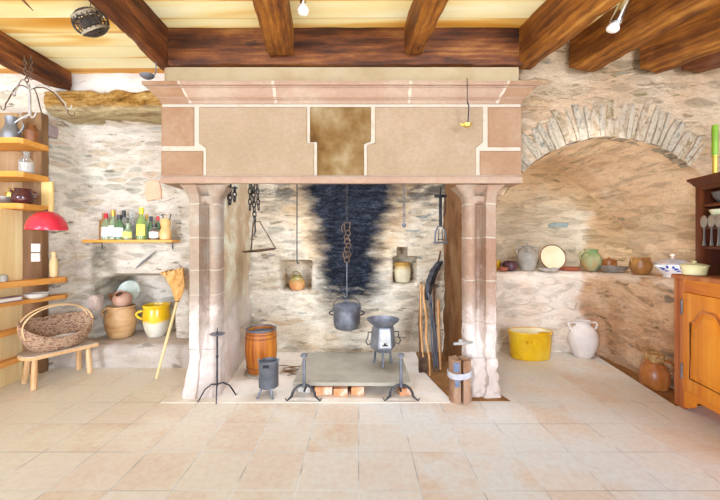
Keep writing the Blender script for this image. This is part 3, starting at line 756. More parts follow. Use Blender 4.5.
# moulded lower edge
n0 = len(bm.verts)
def strip(bm, prof, mi):
    """profile (offset outwards, z) swept round the front and both returns"""
    R = []
    for d, z in prof:
        R.append([(XL - d, 3.60, z), (XL - d, YF - d, z), (XR + d, YF - d, z), (XR + d, 3.4, z)])
    V = [[bm.verts.new(p) for p in r] for r in R]
    for a, b in zip(V, V[1:]):
        for k in range(3): bm.faces.new((a[k], a[k + 1], b[k + 1], b[k])).material_index = mi
strip(bm, [(0.0, 1.852), (-.008, 1.849), (-.008, 1.842), (.004, 1.838), (.006, 1.80), (.002, 1.788), (-.02, 1.784), (-.10, 1.84), (-.27, 1.93)], 4)
link('lintel', bm, ['mortar', 'sand_beige', 'sand_pink', 'sand_brown', 'sand_cornice'], FP, ang=30)
# cornice
bm = bm_()
strip(bm, [(-.02, 2.432), (.003, 2.434), (.003, 2.462), (.014, 2.464), (.014, 2.474), (.022, 2.476), (.03, 2.484), (.046, 2.500), (.058, 2.520), (.064, 2.534), (.074, 2.535), (.074, 2.544), (.096, 2.547), (.096, 2.576), (.088, 2.580), (-.04, 2.584)], 0)
CP = [(.004, 2.436), (.004, 2.462), (.016, 2.474), (.031, 2.484), (.047, 2.500), (.059, 2.520), (.066, 2.535), (.076, 2.544), (.098, 2.549), (.098, 2.576)]
for u, sl, w0 in ((274, 0, .012), (410, 0, .012), (184, .35, .011), (503, -.4, .011)):   # mortar joints across the moulding
    x = PX(u, 2.72)
    V = [[bm.verts.new((x + (2.50 - z) * sl + s_ * w0 * random.uniform(.6, 1.3), YF - d - .001, z)) for s_ in (-1, 1)] for d, z in CP]
    for a, b in zip(V, V[1:]): bm.faces.new((a[0], a[1], b[1], b[0])).material_index = 1
# end stones of a deeper pink, seen as a skin over the moulding
for x0, x1 in ((XL - .03, PX(183, 2.72)), (PX(504, 2.72), XR + .03)):
    V = []
    for d, z in CP:
        xa, xb = (XL - d, x1 + (2.50 - z) * .35) if x0 < 0 else (x0 - (2.50 - z) * .4, XR + d)
        V.append([bm.verts.new((xa, YF - d - .0006, z)), bm.verts.new((xb, YF - d - .0006, z))])
    for a, b in zip(V, V[1:]): bm.faces.new((a[0], a[1], b[1], b[0])).material_index = 2
link('cornice', bm, ['sand_cornice', 'mortar', 'sand_pink'], FP, ang=28)
# hood above the cornice
bm = bm_()
box(bm, XL + .02, XR - .02, YF + .01, YF + .16, 2.44, 2.738, 0)
box(bm, XL + .02, XL + .17, YF + .17, 3.6, 2.44, CEIL, 0); box(bm, XR - .17, XR - .02, YF + .17, 3.1, 2.44, CEIL, 0)
link('hood', bm, 'hood', FP)
# hearth
bm = bm_()
HP = [(-1.62, 2.772), (.73, 2.772), (.755, 2.82), (.70, 3.1), (.64, 3.45), (.66, 4.09), (-1.36, 4.09), (-1.3, 3.6), (-1.62, 3.5)]
prism(bm, HP, -.01, .003)
link('hearth', bm, 'hearth', FP)
bm = bm_(); prism(bm, [(.60, 2.80), (1.24, 2.80), (1.2, 2.95), (1.1, 4.09), (.6, 4.09)], -.01, .0015); link('hearth_border', bm, 'earth', FP)

# ------------------------------------------------------------------ ceiling beams
def beam(label, xa, ya, xb, yb, w, z0, z1, m='beam', seed=0, taper=1.0, end=0.0):
    """beam whose axis runs from (xa,ya) near the room to (xb,yb) at its far end"""
    d = Vector((xb - xa, yb - ya, 0)); Ln = d.length; ang = math.atan2(d.y, d.x) - PI / 2
    bm = bm_(); n = 60; rings = []
    for i in range(n + 1):
        y = Ln * i / n; ring = []
        ww = w * (1 + (taper - 1) * i / n) / 2; ch = .022
        for (x, z) in ((-ww + ch, z0), (ww - ch, z0), (ww, z0 + ch), (ww, z1), (-ww, z1), (-ww, z0 + ch)):
            dz = 0 if z == z1 else .020 * nz(x * 2, y, z, 3, seed) + .013 * nz(x * 4, y, z, 11, seed) + .06 * sstep(Ln - .06, Ln, y) * (.5 + nz(x * 5, 0, z, 4, seed))
            dx = .014 * nz(x, y, z, 3, seed + 5) + .006 * nz(x, y, z * 3, 10, seed)
            ring.append((x + dx, y, z + dz))
        rings.append(ring)
    loft(bm, rings)
    o = link('ceiling_beam', bm, m, None, (xa, ya, 0), ang, ang=40)
    return tag(o, label, 'beam', 'dark ceiling beams')
beam('dark beam above the iron hook hanger, ending over the left timber lintel', -3.035, 1.2, -3.035, 3.47, .19, 2.85, CEIL - .002, 'beam', 1)
beam('dark beam butting the left end of the mantel crossbeam, ladle under it', -1.54, 1.2, -1.612, 2.90, .085, 2.735, CEIL - .002, 'beam', 2, 1.15)
beam('short dark beam meeting the crossbeam left of its middle, by the bare bulb', -.45, 1.2, -.645, 2.765, .20, 2.80, CEIL - .002, 'beam_warm', 3)
beam('short dark beam meeting the crossbeam right of its middle', .56, 1.2, .43, 2.765, .15, 2.79, CEIL - .002, 'beam_warm', 4)
beam('brown beam slanting past the right end of the mantel crossbeam', 1.62, 1.2, 1.345, 2.90, .17, 2.745, CEIL - .002, 'beam_warm', 5)
beam('thick brown beam entering stone wall, right behind the chrome spotlight', 2.30, 1.2, 1.885, 2.93, .21, 2.75, CEIL - .002, 'beam_warm', 6)
beam('brown round-ended beam entering the wall above the arch, second from right', 3.2, 1.5, 2.45, 2.93, .19, 2.745, CEIL - .002, 'beam_warm', 7)
beam('dark brown beam tip at far right, lowest and partly behind its neighbour', 3.7, 1.6, 2.78, 2.93, .16, 2.73, CEIL - .002, 'beam', 8)
bm = bm_(); box(bm, 1.322, 1.36, 2.80, 2.94, 2.78, CEIL - .005, .008); bmesh.ops.subdivide_edges(bm, edges=bm.edges[:], cuts=3, use_grid_fill=True); rough_(bm, .010, 9); struct('trim_7', bm, 'rubble_lump')
bm = bm_(); rings = []
for i in range(41):
    x = -1.55 + 2.87 * i / 40; ring = []
    for (y, z) in ((2.755, 2.745), (2.75, 2.77), (2.75, CEIL - .003), (2.935, CEIL - .003), (2.935, 2.745)):
        ring.append((x, y + (.008 * nz(x, y, z, 5) if y < 2.9 else 0), z + (.012 * nz(x, y, z, 6) if z < 2.9 else 0)))
    rings.append(ring)
loft(bm, rings)
tag(link('ceiling_beam', bm, 'beam_x', None, (0, 0, 0), ang=40), 'long red-brown crossbeam running along the top of the mantel hood', 'beam', 'dark ceiling beams')

# ------------------------------------------------------------------ left shelving
SU = thing('shelf_unit', 'orange pine open shelves on an old plank side, left edge of the room', 'shelves', (-3.22, 3.1, 0))
SO = Vector((-3.22, 3.1, 0))
def su(name, bm, m, **k):
    for v in bm.verts: v.co -= SO
    return link(name, bm, m, SU, **k)
bm = bm_(); box(bm, -3.26, -3.22, 1.9, 3.255, 0, 1.61, .004); su('side_panel', bm, 'panel_wood')
bm = bm_(); box(bm, -3.36, -3.175, 3.427, 3.478, 0, 2.60, .006); su('post', bm, 'post_wood')
bm = bm_(); box(bm, -4.0, -3.365, 3.40, 3.43, 1.6, 2.6, .004); su('back_board', bm, 'back_wood')
bm = bm_(); box(bm, -3.36, -3.168, 3.39, 3.425, 0, 2.6, .004); su('post_face', bm, 'post_wood')
for zt in (2.262, 1.955, 1.664):
    bm = bm_(); prism(bm, [(-3.95, 3.10), (-3.12, 3.10), (-3.09, 3.13), (-3.09, 3.385), (-3.95, 3.385)], zt - .05, zt); su('shelf', bm, 'shelf_wood')
bm = bm_(); box(bm, -3.165, -3.06, 3.385, 3.41, 1.61, 1.91, .003); su('end_board', bm, 'yellow_board')
for zt, th in ((.95, .055), (.77, .04)):
    bm = bm_(); prism(bm, [(-3.219, 1.9), (-3.19, 2.4), (-3.18, 3.0), (-3.03, 3.50), (-3.05, 3.56), (-3.165, 3.56), (-3.165, 3.385), (-3.219, 3.385)], zt - th, zt); su('shelf', bm, 'shelf_wood_y')
for zt in (.515, .245):
    bm = bm_(); prism(bm, [(-3.219, 1.9), (-3.12, 1.9), (-3.145, 3.25), (-3.219, 3.25)], zt - .045, zt); su('shelf', bm, 'shelf_wood_y')

def pot(name, label, cat, prof, loc, m, seg=28, sx=1, sy=1, group=None, rz=0, inner=True):
    """a pot: body lathed with a wall thickness; returns the Empty-less mesh object"""
    bm = bm_(); p = list(prof)
    if inner:
        rt, zt = p[-1]
        wl = min(.008, rt * .2)
        p += [(rt - wl, zt + .001), (max(.004, rt - wl * 1.6), zt - .012)]
        back = [(max(.004, r - wl * 1.6), z) for r, z in reversed(prof[:-1]) if z > .012 and z < zt - .02]
        p += back
    lathe(bm, p, (0, 0, 0), seg, sx, sy)
    return bm
def handle(bm, p0, p1, out, r=.008, n=10, flat=(1, 1)):
    """loop handle from p0 to p1 bulging along out"""
    p0, p1, out = Vector(p0), Vector(p1), Vector(out); pts = []
    for i in range(n + 1):
        t = i / n; pts.append(p0.lerp(p1, t) + out * math.sin(PI * t) ** .7)
    tube(bm, pts, r, 7, flat=flat)
def T(name, label, cat, x, y, z, rz=0, group=None): return thing(name, label, cat, (x, y, z), rz, group)

# things on the left shelves
t = T('pitcher', 'grey metal pitcher on the topmost left shelf', 'pitcher', -3.315, 3.24, 2.263)
bm = pot('', '', '', [(.055, 0), (.07, .012), (.074, .06), (.068, .10), (.05, .135), (.042, .16), (.045, .2), (.05, .235)], 0, 0); link('body', bm, 'zinc', t)
bm = bm_(); handle(bm, (.045, 0, .2), (.07, 0, .08), (.06, 0, .02), .007); link('handle', bm, 'zinc', t)
bm = pot('', '', '', [(.05, 0), (.058, .01), (.058, .11), (.03, .145), (.026, .17)], 0, 0)
tag(link('jar', bm, 'dark_brown_clay', None, (-3.15, 3.28, 2.263)), 'dark squat jar at the right end of the topmost left shelf', 'jar')
bm = pot('', '', '', [(.03, 0), (.036, .006), (.036, .10), (.013, .14), (.013, .19)], 0, 0)
tag(link('bottle', bm, 'glass_amber', None, (-3.43, 3.2, 2.263)), 'amber bottle left of the metal pitcher on the top shelf', 'bottle')
t = T('glass_jar', 'clear glass bottle with pale filling on the second left shelf', 'bottle', -3.15, 3.22, 1.956)
bm = pot('', '', '', [(.05, 0), (.055, .008), (.055, .12), (.03, .15), (.022, .165), (.022, .2), (.03, .205)], 0, 0); link('body', bm, 'glass', t)
bm = bm_(); lathe(bm, [(.045, .009), (.047, .015), (.047, .095), (.04, .1)]); link('contents', bm, 'white_inner', t)
t = T('teapot', 'shiny dark aubergine jug with side handle on third left shelf', 'jug', -3.16, 3.2, 1.665)
bm = pot('', '', '', [(.05, 0), (.075, .02), (.086, .05), (.082, .085), (.062, .115), (.058, .13), (.066, .142)], 0, 0); link('body', bm, 'teapot', t)
bm = bm_(); handle(bm, (.06, 0, .115), (.08, 0, .04), (.055, 0, .015), .009); link('handle', bm, 'teapot', t)
bm = bm_(); tube(bm, [(-.06, -.01, .08), (-.085, -.014, .105), (-.10, -.016, .13)], [.018, .013, .01], 8); link('spout', bm, 'teapot', t)
bm = pot('', '', '', [(.05, 0), (.075, .015), (.095, .05), (.1, .07)], 0, 0)
tag(link('bowl', bm, 'pewter', None, (-3.375, 3.23, 1.665)), 'pale grey bowl left of the aubergine jug on the third shelf', 'bowl')
t = T('brass_pot', 'small brass footed pot behind the pale grey bowl, third left shelf', 'pot', -3.43, 3.345, 1.665)
bm = pot('', '', '', [(.025, 0), (.012, .02), (.012, .05), (.035, .07), (.042, .1), (.038, .13)], 0, 0); link('body', bm, 'brass', t)
bm = bm_(); handle(bm, (-.03, 0, .13), (.03, 0, .13), (0, 0, .05), .004); link('handle', bm, 'brass', t)
bm = bm_(); lathe(bm, [(.02, 0), (.032, .01), (.034, .05), (.037, .12), (.034, .16), (.026, .19), (.018, .205), (.017, .215), (.022, .23), (.023, .245), (.015, .26), (.004, .264)])
tag(link('pepper_mill', bm, 'pale_wood_pin', None, (-3.118, 3.47, .951)), 'pale turned wooden skittle-shaped mill standing beside the wooden post', 'mill')
bm = pot('', '', '', [(.022, 0), (.03, .008), (.032, .04), (.026, .06)], 0, 0)
tag(link('jar', bm, 'grey_clay', None, (-3.2, 3.06, .951)), 'tiny dark grey jar at left edge, on shelf above the mauve book', 'jar')
bm = pot('', '', '', [(.05, 0), (.075, .012), (.092, .035), (.098, .05)], 0, 0)
tag(link('bowl', bm, 'stone_grey', None, (-3.09, 3.26, .771)), 'shallow pale rough bowl on shelf below the wooden mill', 'bowl')
t = T('book', 'mauve book lying flat on the lower slanting left shelf', 'book', -3.155, 3.02, .772, math.radians(-4))
bm = bm_(); box(bm, -.035, .04, -.2, .13, 0, .008); box(bm, -.035, .04, -.2, .13, .036, .044); box(bm, -.04, -.033, -.2, .13, 0, .044); link('cover', bm, 'book_purple', t)
bm = bm_(); box(bm, -.032, .034, -.192, .122, .0085, .0355); link('pages', bm, 'page', t)

# red lamp
t = T('wall_lamp', 'red enamel dome lampshade on a bracket above the light switches', 'lamp', -2.845, 3.1, 1.418)
bm = bm_()
pr = [(.205, 0), (.205, .006), (.2, .035), (.185, .075), (.155, .115), (.11, .148), (.06, .166), (.02, .171), (.008, .172)]
lathe(bm, pr + [(.006, .165), (.055, .158), (.105, .14), (.15, .108), (.179, .07), (.194, .033), (.199, .002)], seg=40, sx=.74, sy=.74, cap0=False, cap1=False)
link('lamp_shade', bm, 'red_enamel', t)
bm = bm_(); ball(bm, (0, 0, .075), .032); lathe(bm, [(.014, .1), (.016, .16)]); link('bulb', bm, 'bulb', t)
bm = bm_(); tube(bm, [(0, 0, .168), (0, 0, .18), (-.05, .05, .185), (-.34, .30, .185), (-.42, .325, .185)], .008, 8); link('arm', bm, 'iron', t)
bm = bm_(); tube(bm, [(-.40, .322, .18), (-.415, .325, .05), (-.42, .326, -.10)], .005, 6); link('cord', bm, 'black', t)
for z, lb in ((1.252, 'upper white square light switch on the post under red lamp'), (1.157, 'lower white square light switch on the post under red lamp')):
    t = T('light_switch', lb, 'switch', PX(36, 3.385), 3.3885, z, 0, 'light switches on the post')
    bm = bm_(); box(bm, -.042, .042, -.012, 0.0, -.042, .042, .004); link('plate', bm, 'white_plastic', t)
    bm = bm_(); box(bm, -.022, .022, -.018, -.010, -.025, .025, .003); link('rocker', bm, 'white_inner', t)

# stool and bark basket
ST = T('stool', 'low pale wooden four-legged stool with a worn half-round seat, carrying basket', 'stool', -2.885, 3.255, 0, math.radians(62))
bm = bm_(); poly = []
for k in range(13):
    a = math.radians(90 + 180 * k / 12); poly.append((-.2 + .075 * math.cos(a), .135 * math.sin(a)))
poly += [(.27, -.14), (.285, -.12), (.285, .12), (.27, .135)]
loft(bm, [[(x * .99, y * .98, .262) for x, y in poly], [(x, y, .268) for x, y in poly], [(x, y, .294) for x, y in poly], [(x * .99, y * .98, .30) for x, y in poly]])
link('seat', bm, ['stool_top'], ST)
bm = bm_(); loft(bm, [[(x * 1.004, y * 1.008, .264) for x, y in poly], [(x * 1.004, y * 1.008, .293) for x, y in poly]]); link('seat_edge', bm, 'stool_wood', ST)
for (tx, ty, bx, by) in ((-.19, -.07, -.215, -.12), (-.19, .07, -.19, .155), (.21, -.08, .225, -.085), (.20, .08, .225, .135)):
    bm = bm_(); tube(bm, [(tx, ty, .268), ((tx + bx) / 2, (ty + by) / 2, .13), (bx, by, 0.002)], [.019, .024, .022], 10); link('leg', bm, 'stool_wood', ST)
BK = T('basket', 'brown bark-strip basket with tall double hoop handle on the low stool', 'basket', -2.885, 3.255, .301, math.radians(62))
bm = bm_()
A, B = .275, .15
def ell(k, z, a, b, sag=0):
    t = 2 * PI * k / 48; return (a * math.cos(t), b * math.sin(t), z * (1 + .42 * math.sin(t)) + sag * math.cos(t) ** 2 * 1.1)
prof = [(.62, .0, 0), (.80, .03, .02), (.94, .09, .03), (1.0, .15, .045), (1.0, .195, .06), (.975, .197, .06), (.96, .15, .045), (.90, .09, .035), (.77, .035, .022), (.55, .012, .005)]
rings = []
for s, z, sag in prof:
    ring = []
    for k in range(48):
        p = ell(k, z, A * s, B * s, sag); e = .006 * ((k % 2) - .5) * (1 if .02 < z < .19 else 0)
        ring.append((p[0] * (1 + e * 4), p[1] * (1 + e * 4), p[2]))
    rings.append(ring)
loft(bm, rings); rough_(bm, .004, 30); link('body', bm, 'wicker', BK, ang=25)
bm = bm_(); tube(bm, [ell(k, .197, A * 1.0, B * 1.0, .062) for k in range(48)], .011, 6, closed=True); link('rim', bm, 'wicker', BK)
for q, yy in ((0, -.045), (1, .05)):
    bm = bm_(); pts = [(-A * .97 * math.cos(PI * i / 24), yy * (1 - .2 * math.sin(PI * i / 24)), .225 + .185 * math.sin(PI * i / 24)) for i in range(25)]
    pts = [(-A * .72, yy, .06), (-A * .92, yy, .15)] + pts + [(A * .92, yy, .15), (A * .72, yy, .06)]
    tube(bm, pts, .011, 8, flat=(.6, 1)); link('handle', bm, 'wicker_rim', BK)
bm = bm_(); lathe(bm, [(.02, .016), (.6, .03), (.72, .06), (.76, .095), (.70, .075), (.02, .05)], (0, 0, 0), 32, A, B); rough_(bm, .008, 14); link('lining', bm, 'paper', BK)

# crocks on the plinth
t = T('crock', 'large beige stoneware crock with side handle on the stone bench', 'crock', -2.69, 3.84, .245)
bm = pot('', '', '', [(.115, 0), (.125, .006), (.15, .06), (.172, .14), (.178, .21), (.168, .27), (.15, .31), (.148, .325), (.158, .34), (.155, .35)], 0, 0, 36, .89, .89); link('body', bm, 'beige_crock', t)
bm = bm_(); handle(bm, (-.134, -.02, .315), (-.153, -.02, .22), (-.06, 0, .01), .012); link('handle', bm, 'beige_crock', t)
t = T('jar', 'small round brown jar lying on the mouth of the beige crock', 'jar', -2.665, 3.81, .60)
bm = pot('', '', '', [(.03, 0), (.065, .012), (.092, .05), (.098, .09), (.088, .13), (.06, .16), (.045, .17), (.05, .18)], 0, 0); xf(bm, bm.verts, (0, .07, 0), (math.radians(38), 0, 0)); link('body', bm, 'grey_clay' if False else mottled('pinkish_brown_glaze', ['#99705a', '#b58b72', '#c9a48b'], 5, .35), t)
bm = bm_(); tube(bm, [(-.10, -.02, .06), (-.105, -.03, .13), (-.03, -.03, .135), (-.035, -.025, .06)], .013, 6); link('handle', bm, 'dark_brown_clay', t)
bm = bm_(); lathe(bm, [(.06, 0), (.10, .012), (.145, .03), (.15, .036), (.10, .024), (.05, .012)], seg=36)
xf(bm, bm.verts, (0, 0, .13), (math.radians(72), 0, 0))
for v in bm.verts: v.co *= .88
tag(link('plate', bm, 'green_plate', None, (-2.70, 4.0, .61)), 'grey-green glazed plate leaning behind the round brown jar', 'plate')
t = T('crock', 'yellow-glazed crock with bare clay base and one handle, on stone bench', 'crock', -2.315, 3.88, .245)
bm = pot('', '', '', [(.095, 0), (.103, .006), (.135, .08), (.155, .16), (.16, .23), (.152, .29), (.146, .315), (.158, .335), (.162, .35), (.158, .358)], 0, 0, 36, .87, .87); link('body', bm, 'yellow_crock', t)
bm = bm_(); handle(bm, (-.125, -.05, .29), (-.134, -.05, .20), (-.055, -.02, .015), .013); link('handle', bm, 'yellow_glaze', t)
# broom
t = T('broom', 'straw broom with pale handle standing bristles-up between bench and fireplace pier', 'broom', -1.935, 3.24, 0)
b0, b1 = Vector((0, 0, .012)), Vector((.02, .36, .74)); dr = (b1 - b0).normalized()
def BT(s, u=0): return b0 + (b1 - b0) * s
bm = bm_(); tube(bm, [BT(0), BT(.3), BT(.6), BT(1.02)], [.013, .014, .014, .014], 8); link('handle', bm, 'pale_wood_pin', t)
bm = bm_(); rings = []
for i in range(9):
    q = i / 8; c = b1 + dr * (-.06 + .34 * q) + Vector((-.02 * q - .13 * q * q, 0, 0)); wd = .018 + .10 * q ** .8; th = .016 + .02 * q
    rings.append([(c.x + wd * math.cos(2 * PI * k / 26) + (.006 if k % 2 else -.004) * q, c.y + th * math.sin(2 * PI * k / 26), c.z + (.02 if k % 2 else -.01) * (i == 8) + .03 * (i == 8) * math.cos(2 * PI * k / 26)) for k in range(26)])
loft(bm, rings); link('bristles', bm, 'straw', t, ang=20)
bm = bm_(); tube(bm, [BT(.93) + Vector((.02 * math.cos(a), .018 * math.sin(a), 0)) for a in [2 * PI * k / 12 for k in range(12)]], .005, 5, closed=True); link('binding', bm, 'twig', t)
# blade on the wall
bm = bm_(); tube(bm, [(-.11, 0, -.09), (-.05, 0, -.035), (.03, 0, .03), (.11, 0, .10)], [.012, .022, .02, .008], 8, flat=(.5, 1))
tag(link('chisel', bm, 'zinc', None, (PX(146, 3.76), 3.765, PZ(260, 3.76))), 'slim grey blade fixed diagonally on the wall under the bottle shelf', 'tool')

# bottle shelf
BY = 3.68
BS = T('wall_shelf', 'narrow orange pine wall shelf carrying the row of bottles', 'shelf', PX(132, BY), 3.70, 1.335)
bm = bm_(); box(bm, -.475, .475, -.10, .06, -.03, 0, .003); link('board', bm, 'shelf_wood', BS)
for sx in (-.40, .38):
    bm = bm_(); tube(bm, [(sx, .085, -.10), (sx, .08, -.034), (sx, -.05, -.034)], .006, 6); link('bracket', bm, 'iron', BS)
def bottle(u, vtop, w, gl, label, cap=None, lab=None, shape='wine', y=0, group='bottles on the wall shelf'):
    Y = BY + y; s = Y / FPX; r = w * s / 2; h = (238.2 - vtop) * s
    o = thing('bottle', label, 'bottle', (PX(u, Y), Y, 1.336), 0, group)
    if shape == 'wine': pr = [(r * .9, 0), (r, .006), (r, h * .55), (r * .8, h * .63), (r * .38, h * .74), (r * .32, h * .8), (r * .32, h * .95), (r * .4, h * .955), (r * .4, h)]
    elif shape == 'square': pr = [(r * .92, 0), (r, .006), (r, h * .66), (r * .85, h * .72), (r * .4, h * .78), (r * .4, h)]
    else: pr = [(r * .9, 0), (r, .006), (r, h * .5), (r * .7, h * .62), (r * .45, h * .7), (r * .45, h * .92), (r * .55, h)]
    bm = bm_(); lathe(bm, pr, seg=18); link('glass', bm, gl, o)
    if cap:
        bm = bm_(); k = .8 if shape == 'wine' else .78
        lathe(bm, [(r * .46, h * k), (r * .46, h * 1.0), (r * .4, h * 1.008)], seg=14); link('cap', bm, cap, o)
    if lab:
        bm = bm_(); rr = r * 1.015; z0, z1 = h * .12, h * .48; seg = 12
        rings = [[(rr * math.sin(math.radians(-75 + 150 * k / seg)), -rr * math.cos(math.radians(-75 + 150 * k / seg)), z) for k in range(seg + 1)] for z in (z0, z1)]
        loft(bm, rings, closed=False); link('label', bm, lab, o)
bottle(104, 211.5, 8, 'glass_amber', 'amber bottle at the left end of bottle row, behind the red-capped one', None, None, 'square', .045)
bottle(106, 212, 8, 'glass_pale_green', 'pale bottle with red cap and white label, left on the wall shelf', 'cap_red', 'label', 'wine', -.03)
bottle(113.2, 209, 8.4, 'glass_pale_green', 'white-labelled bottle with amber neck foil, second from left front', 'cap_amber', 'label', 'wine', -.02)
bottle(119.5, 213.5, 9, 'glass_green', 'dark green bottle with dark neck and small white label', 'cap_dark', 'label', 'wine', -.05)
bottle(128, 222, 9, 'glass_pale_green', 'stubby clear bottle with yellow label in mid row', None, 'label_y', 'jar', -.04)
bottle(124, 209, 7, 'glass', 'tall clear bottle with dark cap behind the yellow-labelled one', 'cap_dark', None, 'square', .04)
bottle(131.5, 210, 9, 'glass', 'clear carafe behind the stubby yellow-labelled bottle, right of centre', None, None, 'jar', .045)
bottle(141.5, 206.5, 9, 'glass_lime', 'bright green bottle with yellow cap and yellow label', 'cap_yellow', 'label_y', 'wine', -.04)
bottle(146.8, 213, 6, 'glass_pale_green', 'narrow pale bottle with amber cap, right of the bright green one', 'cap_amber', None, 'wine', .03)
bottle(151, 215, 7, 'glass_green', 'dark green bottle behind the cream-labelled brown one', 'cap_dark', None, 'wine', .04)
bottle(158, 215, 6.5, 'glass_green', 'green bottle with red cap next to the ochre stoneware bottle', 'cap_red', None, 'wine', .04)
bottle(154.5, 222, 9.5, 'glass_brown', 'short brown bottle with cream label, near right end', 'cap_dark', 'label', 'jar', -.045)
t = thing('stoneware_bottle', 'ochre stoneware gourd-shaped jar holding dark sticks at shelf right end', 'jar', (PX(166.7, BY), BY - .02, 1.336))
bm = pot('', '', '', [(.045, 0), (.056, .008), (.061, .05), (.056, .095), (.044, .125), (.044, .135), (.052, .165), (.05, .2), (.042, .225)], 0, 0); link('body', bm, 'stoneware_bottle', t)
for a, b, m in ((-.015, -.03, 'iron'), (.01, .005, 'tool_wood'), (.02, .06, 'iron')):
    bm = bm_(); tube(bm, [(a, 0, .12), (b, -.005, .275)], .006, 6); link('stick', bm, m, t)

# ------------------------------------------------------------------ hung from beams on the left
t = T('hanging_rack', 'iron hook rack hanging by a chain from the leftmost beam', 'rack', -2.905, 2.98, 2.37)
def chain(bm, p0, p1, n, r=.018, w=.0045):
    p0, p1 = Vector(p0), Vector(p1); d = (p1 - p0); L = d.length / n; dn = d.normalized()
    sd = dn.orthogonal().normalized(); s2 = dn.cross(sd)
    for i in range(n):
        c = p0 + d * ((i + .5) / n); s = sd if i % 2 else s2
        tube(bm, [c + s * (r * .6 * math.cos(2 * PI * k / 10)) + dn * (L * .66 * math.sin(2 * PI * k / 10)) for k in range(10)], w, 5, closed=True)
bm = bm_(); chain(bm, (-.03, 0, .56), (.0, 0, .30), 7); chain(bm, (.03, 0, .56), (.03, 0, .36), 6); link('chain', bm, 'iron_rust', t)
bm = bm_(); tube(bm, [(.01, 0, .32), (.02, 0, .18), (.02, 0, .05)], .010, 8); link('stem', bm, 'iron_pale', t)
for k, (ax, ay) in enumerate(((-.25, .04), (.30, .02), (.10, -.22), (-.10, .22), (.2, .16))):
    bm = bm_(); pts = []
    for i in range(11):
        q = i / 10; pts.append((.015 + ax * q, ay * q, (.27 + .06 * math.sin(PI * min(1, q * 1.15) * .9) - .13 * q ** 2.4)))
    e = Vector(pts[-1]); o = Vector((ax, ay, 0)).normalized()
    pts += [tuple(e + Vector((0, 0, -.03))), tuple(e + o * .02 + Vector((0, 0, -.05))), tuple(e + o * .045 + Vector((0, 0, -.04))), tuple(e + o * .05 + Vector((0, 0, -.012)))]
    tube(bm, pts, [.0055] * 11 + [.005, .004, .004, .0025], 7); link('hook_arm', bm, 'iron_pale' if k in (1, 2) else 'iron_rust', t)
bm = bm_()
for sx in (-1, 1):
    tube(bm, [(.02, 0, .06), (.02 + sx * .03, -.01, .02), (.02 + sx * .06, -.02, .03), (.02 + sx * .075, -.02, .065)], [.009, .008, .007, .004], 7)
tube(bm, [(.0, -.01, .04), (-.04, -.03, 0), (-.075, -.04, -.035)], [.008, .007, .005], 7)
link('bottom_hooks', bm, 'iron_pale', t)
# cane ball at the ceiling
t = T('hanging_lantern', 'dark openwork cane ball with pale bands hanging from the ceiling', 'lantern', -1.935, 2.45, 2.885)
rot = Matrix.Rotation(math.radians(-22), 4, 'Y') @ Matrix.Rotation(math.radians(30), 4, 'X')
bm = bm_(); ball(bm, (0, 0, 0), .072, 1.1, .9, .62, 18); xf(bm, bm.verts, rot=rot); link('core', bm, 'basket_dark', t)
bm = bm_()
for k in range(9):
    a = PI * k / 9; tube(bm, [Vector((.113 * math.cos(q) * math.cos(a), .113 * math.cos(q) * math.sin(a), .088 * math.sin(q))) for q in [2 * PI * i / 28 for i in range(28)]], .0045, 5, closed=True)
for z in (-.068, -.03, .03, .068):
    r_ = .113 * math.sqrt(1 - (z / .088) ** 2)
    tube(bm, [Vector((r_ * math.cos(q), r_ * math.sin(q), z)) for q in [2 * PI * i / 28 for i in range(28)]], .004, 5, closed=True)
xf(bm, bm.verts, rot=rot); link('ribs', bm, 'basket_dark', t)
for z in (-.05, .05):
    r_ = .114 * math.sqrt(1 - (z / .088) ** 2)
    bm = bm_(); tube(bm, [Vector((r_ * math.cos(q), r_ * math.sin(q), z)) for q in [2 * PI * i / 28 for i in range(28)]], .007, 5, closed=True, flat=(1.6, .6)); xf(bm, bm.verts, rot=rot); link('band', bm, 'cane_pale', t)
bm = bm_(); tube(bm, [(0, 0, .07), (0, 0, .153)], .003, 5); link('cord', bm, 'black', t)
bm = bm_(); tube(bm, [(-.10, -.25, .075), (-.06, -.15, .05), (-.02, -.06, .01), (.0, 0, -.03)], [.012, .014, .012, .003], 7, flat=(.6, 1.2))
tag(link('sickle', bm, 'tool_dark', None, (-2.30, 2.40, 2.965)), 'dark pointed blade tip hanging by the ceiling at top left', 'blade')
t = T('ladle', 'small dark iron ladle hanging under the beam end by the mantel corner', 'ladle', -1.645, 2.70, 2.70)
bm = bm_(); tube(bm, [(.03, 0, .045), (.03, 0, 0), (.028, 0, -.05), (.018, -.01, -.085)], .005, 6); link('handle', bm, 'iron_grey', t)
bm = bm_(); lathe(bm, [(.01, -.022), (.035, -.014), (.05, 0), (.053, .004), (.046, .002), (.03, -.008), (.005, -.014)]); xf(bm, bm.verts, (-.03, -.015, -.085), (0, math.radians(-8), 0)); link('bowl', bm, 'iron_grey', t)
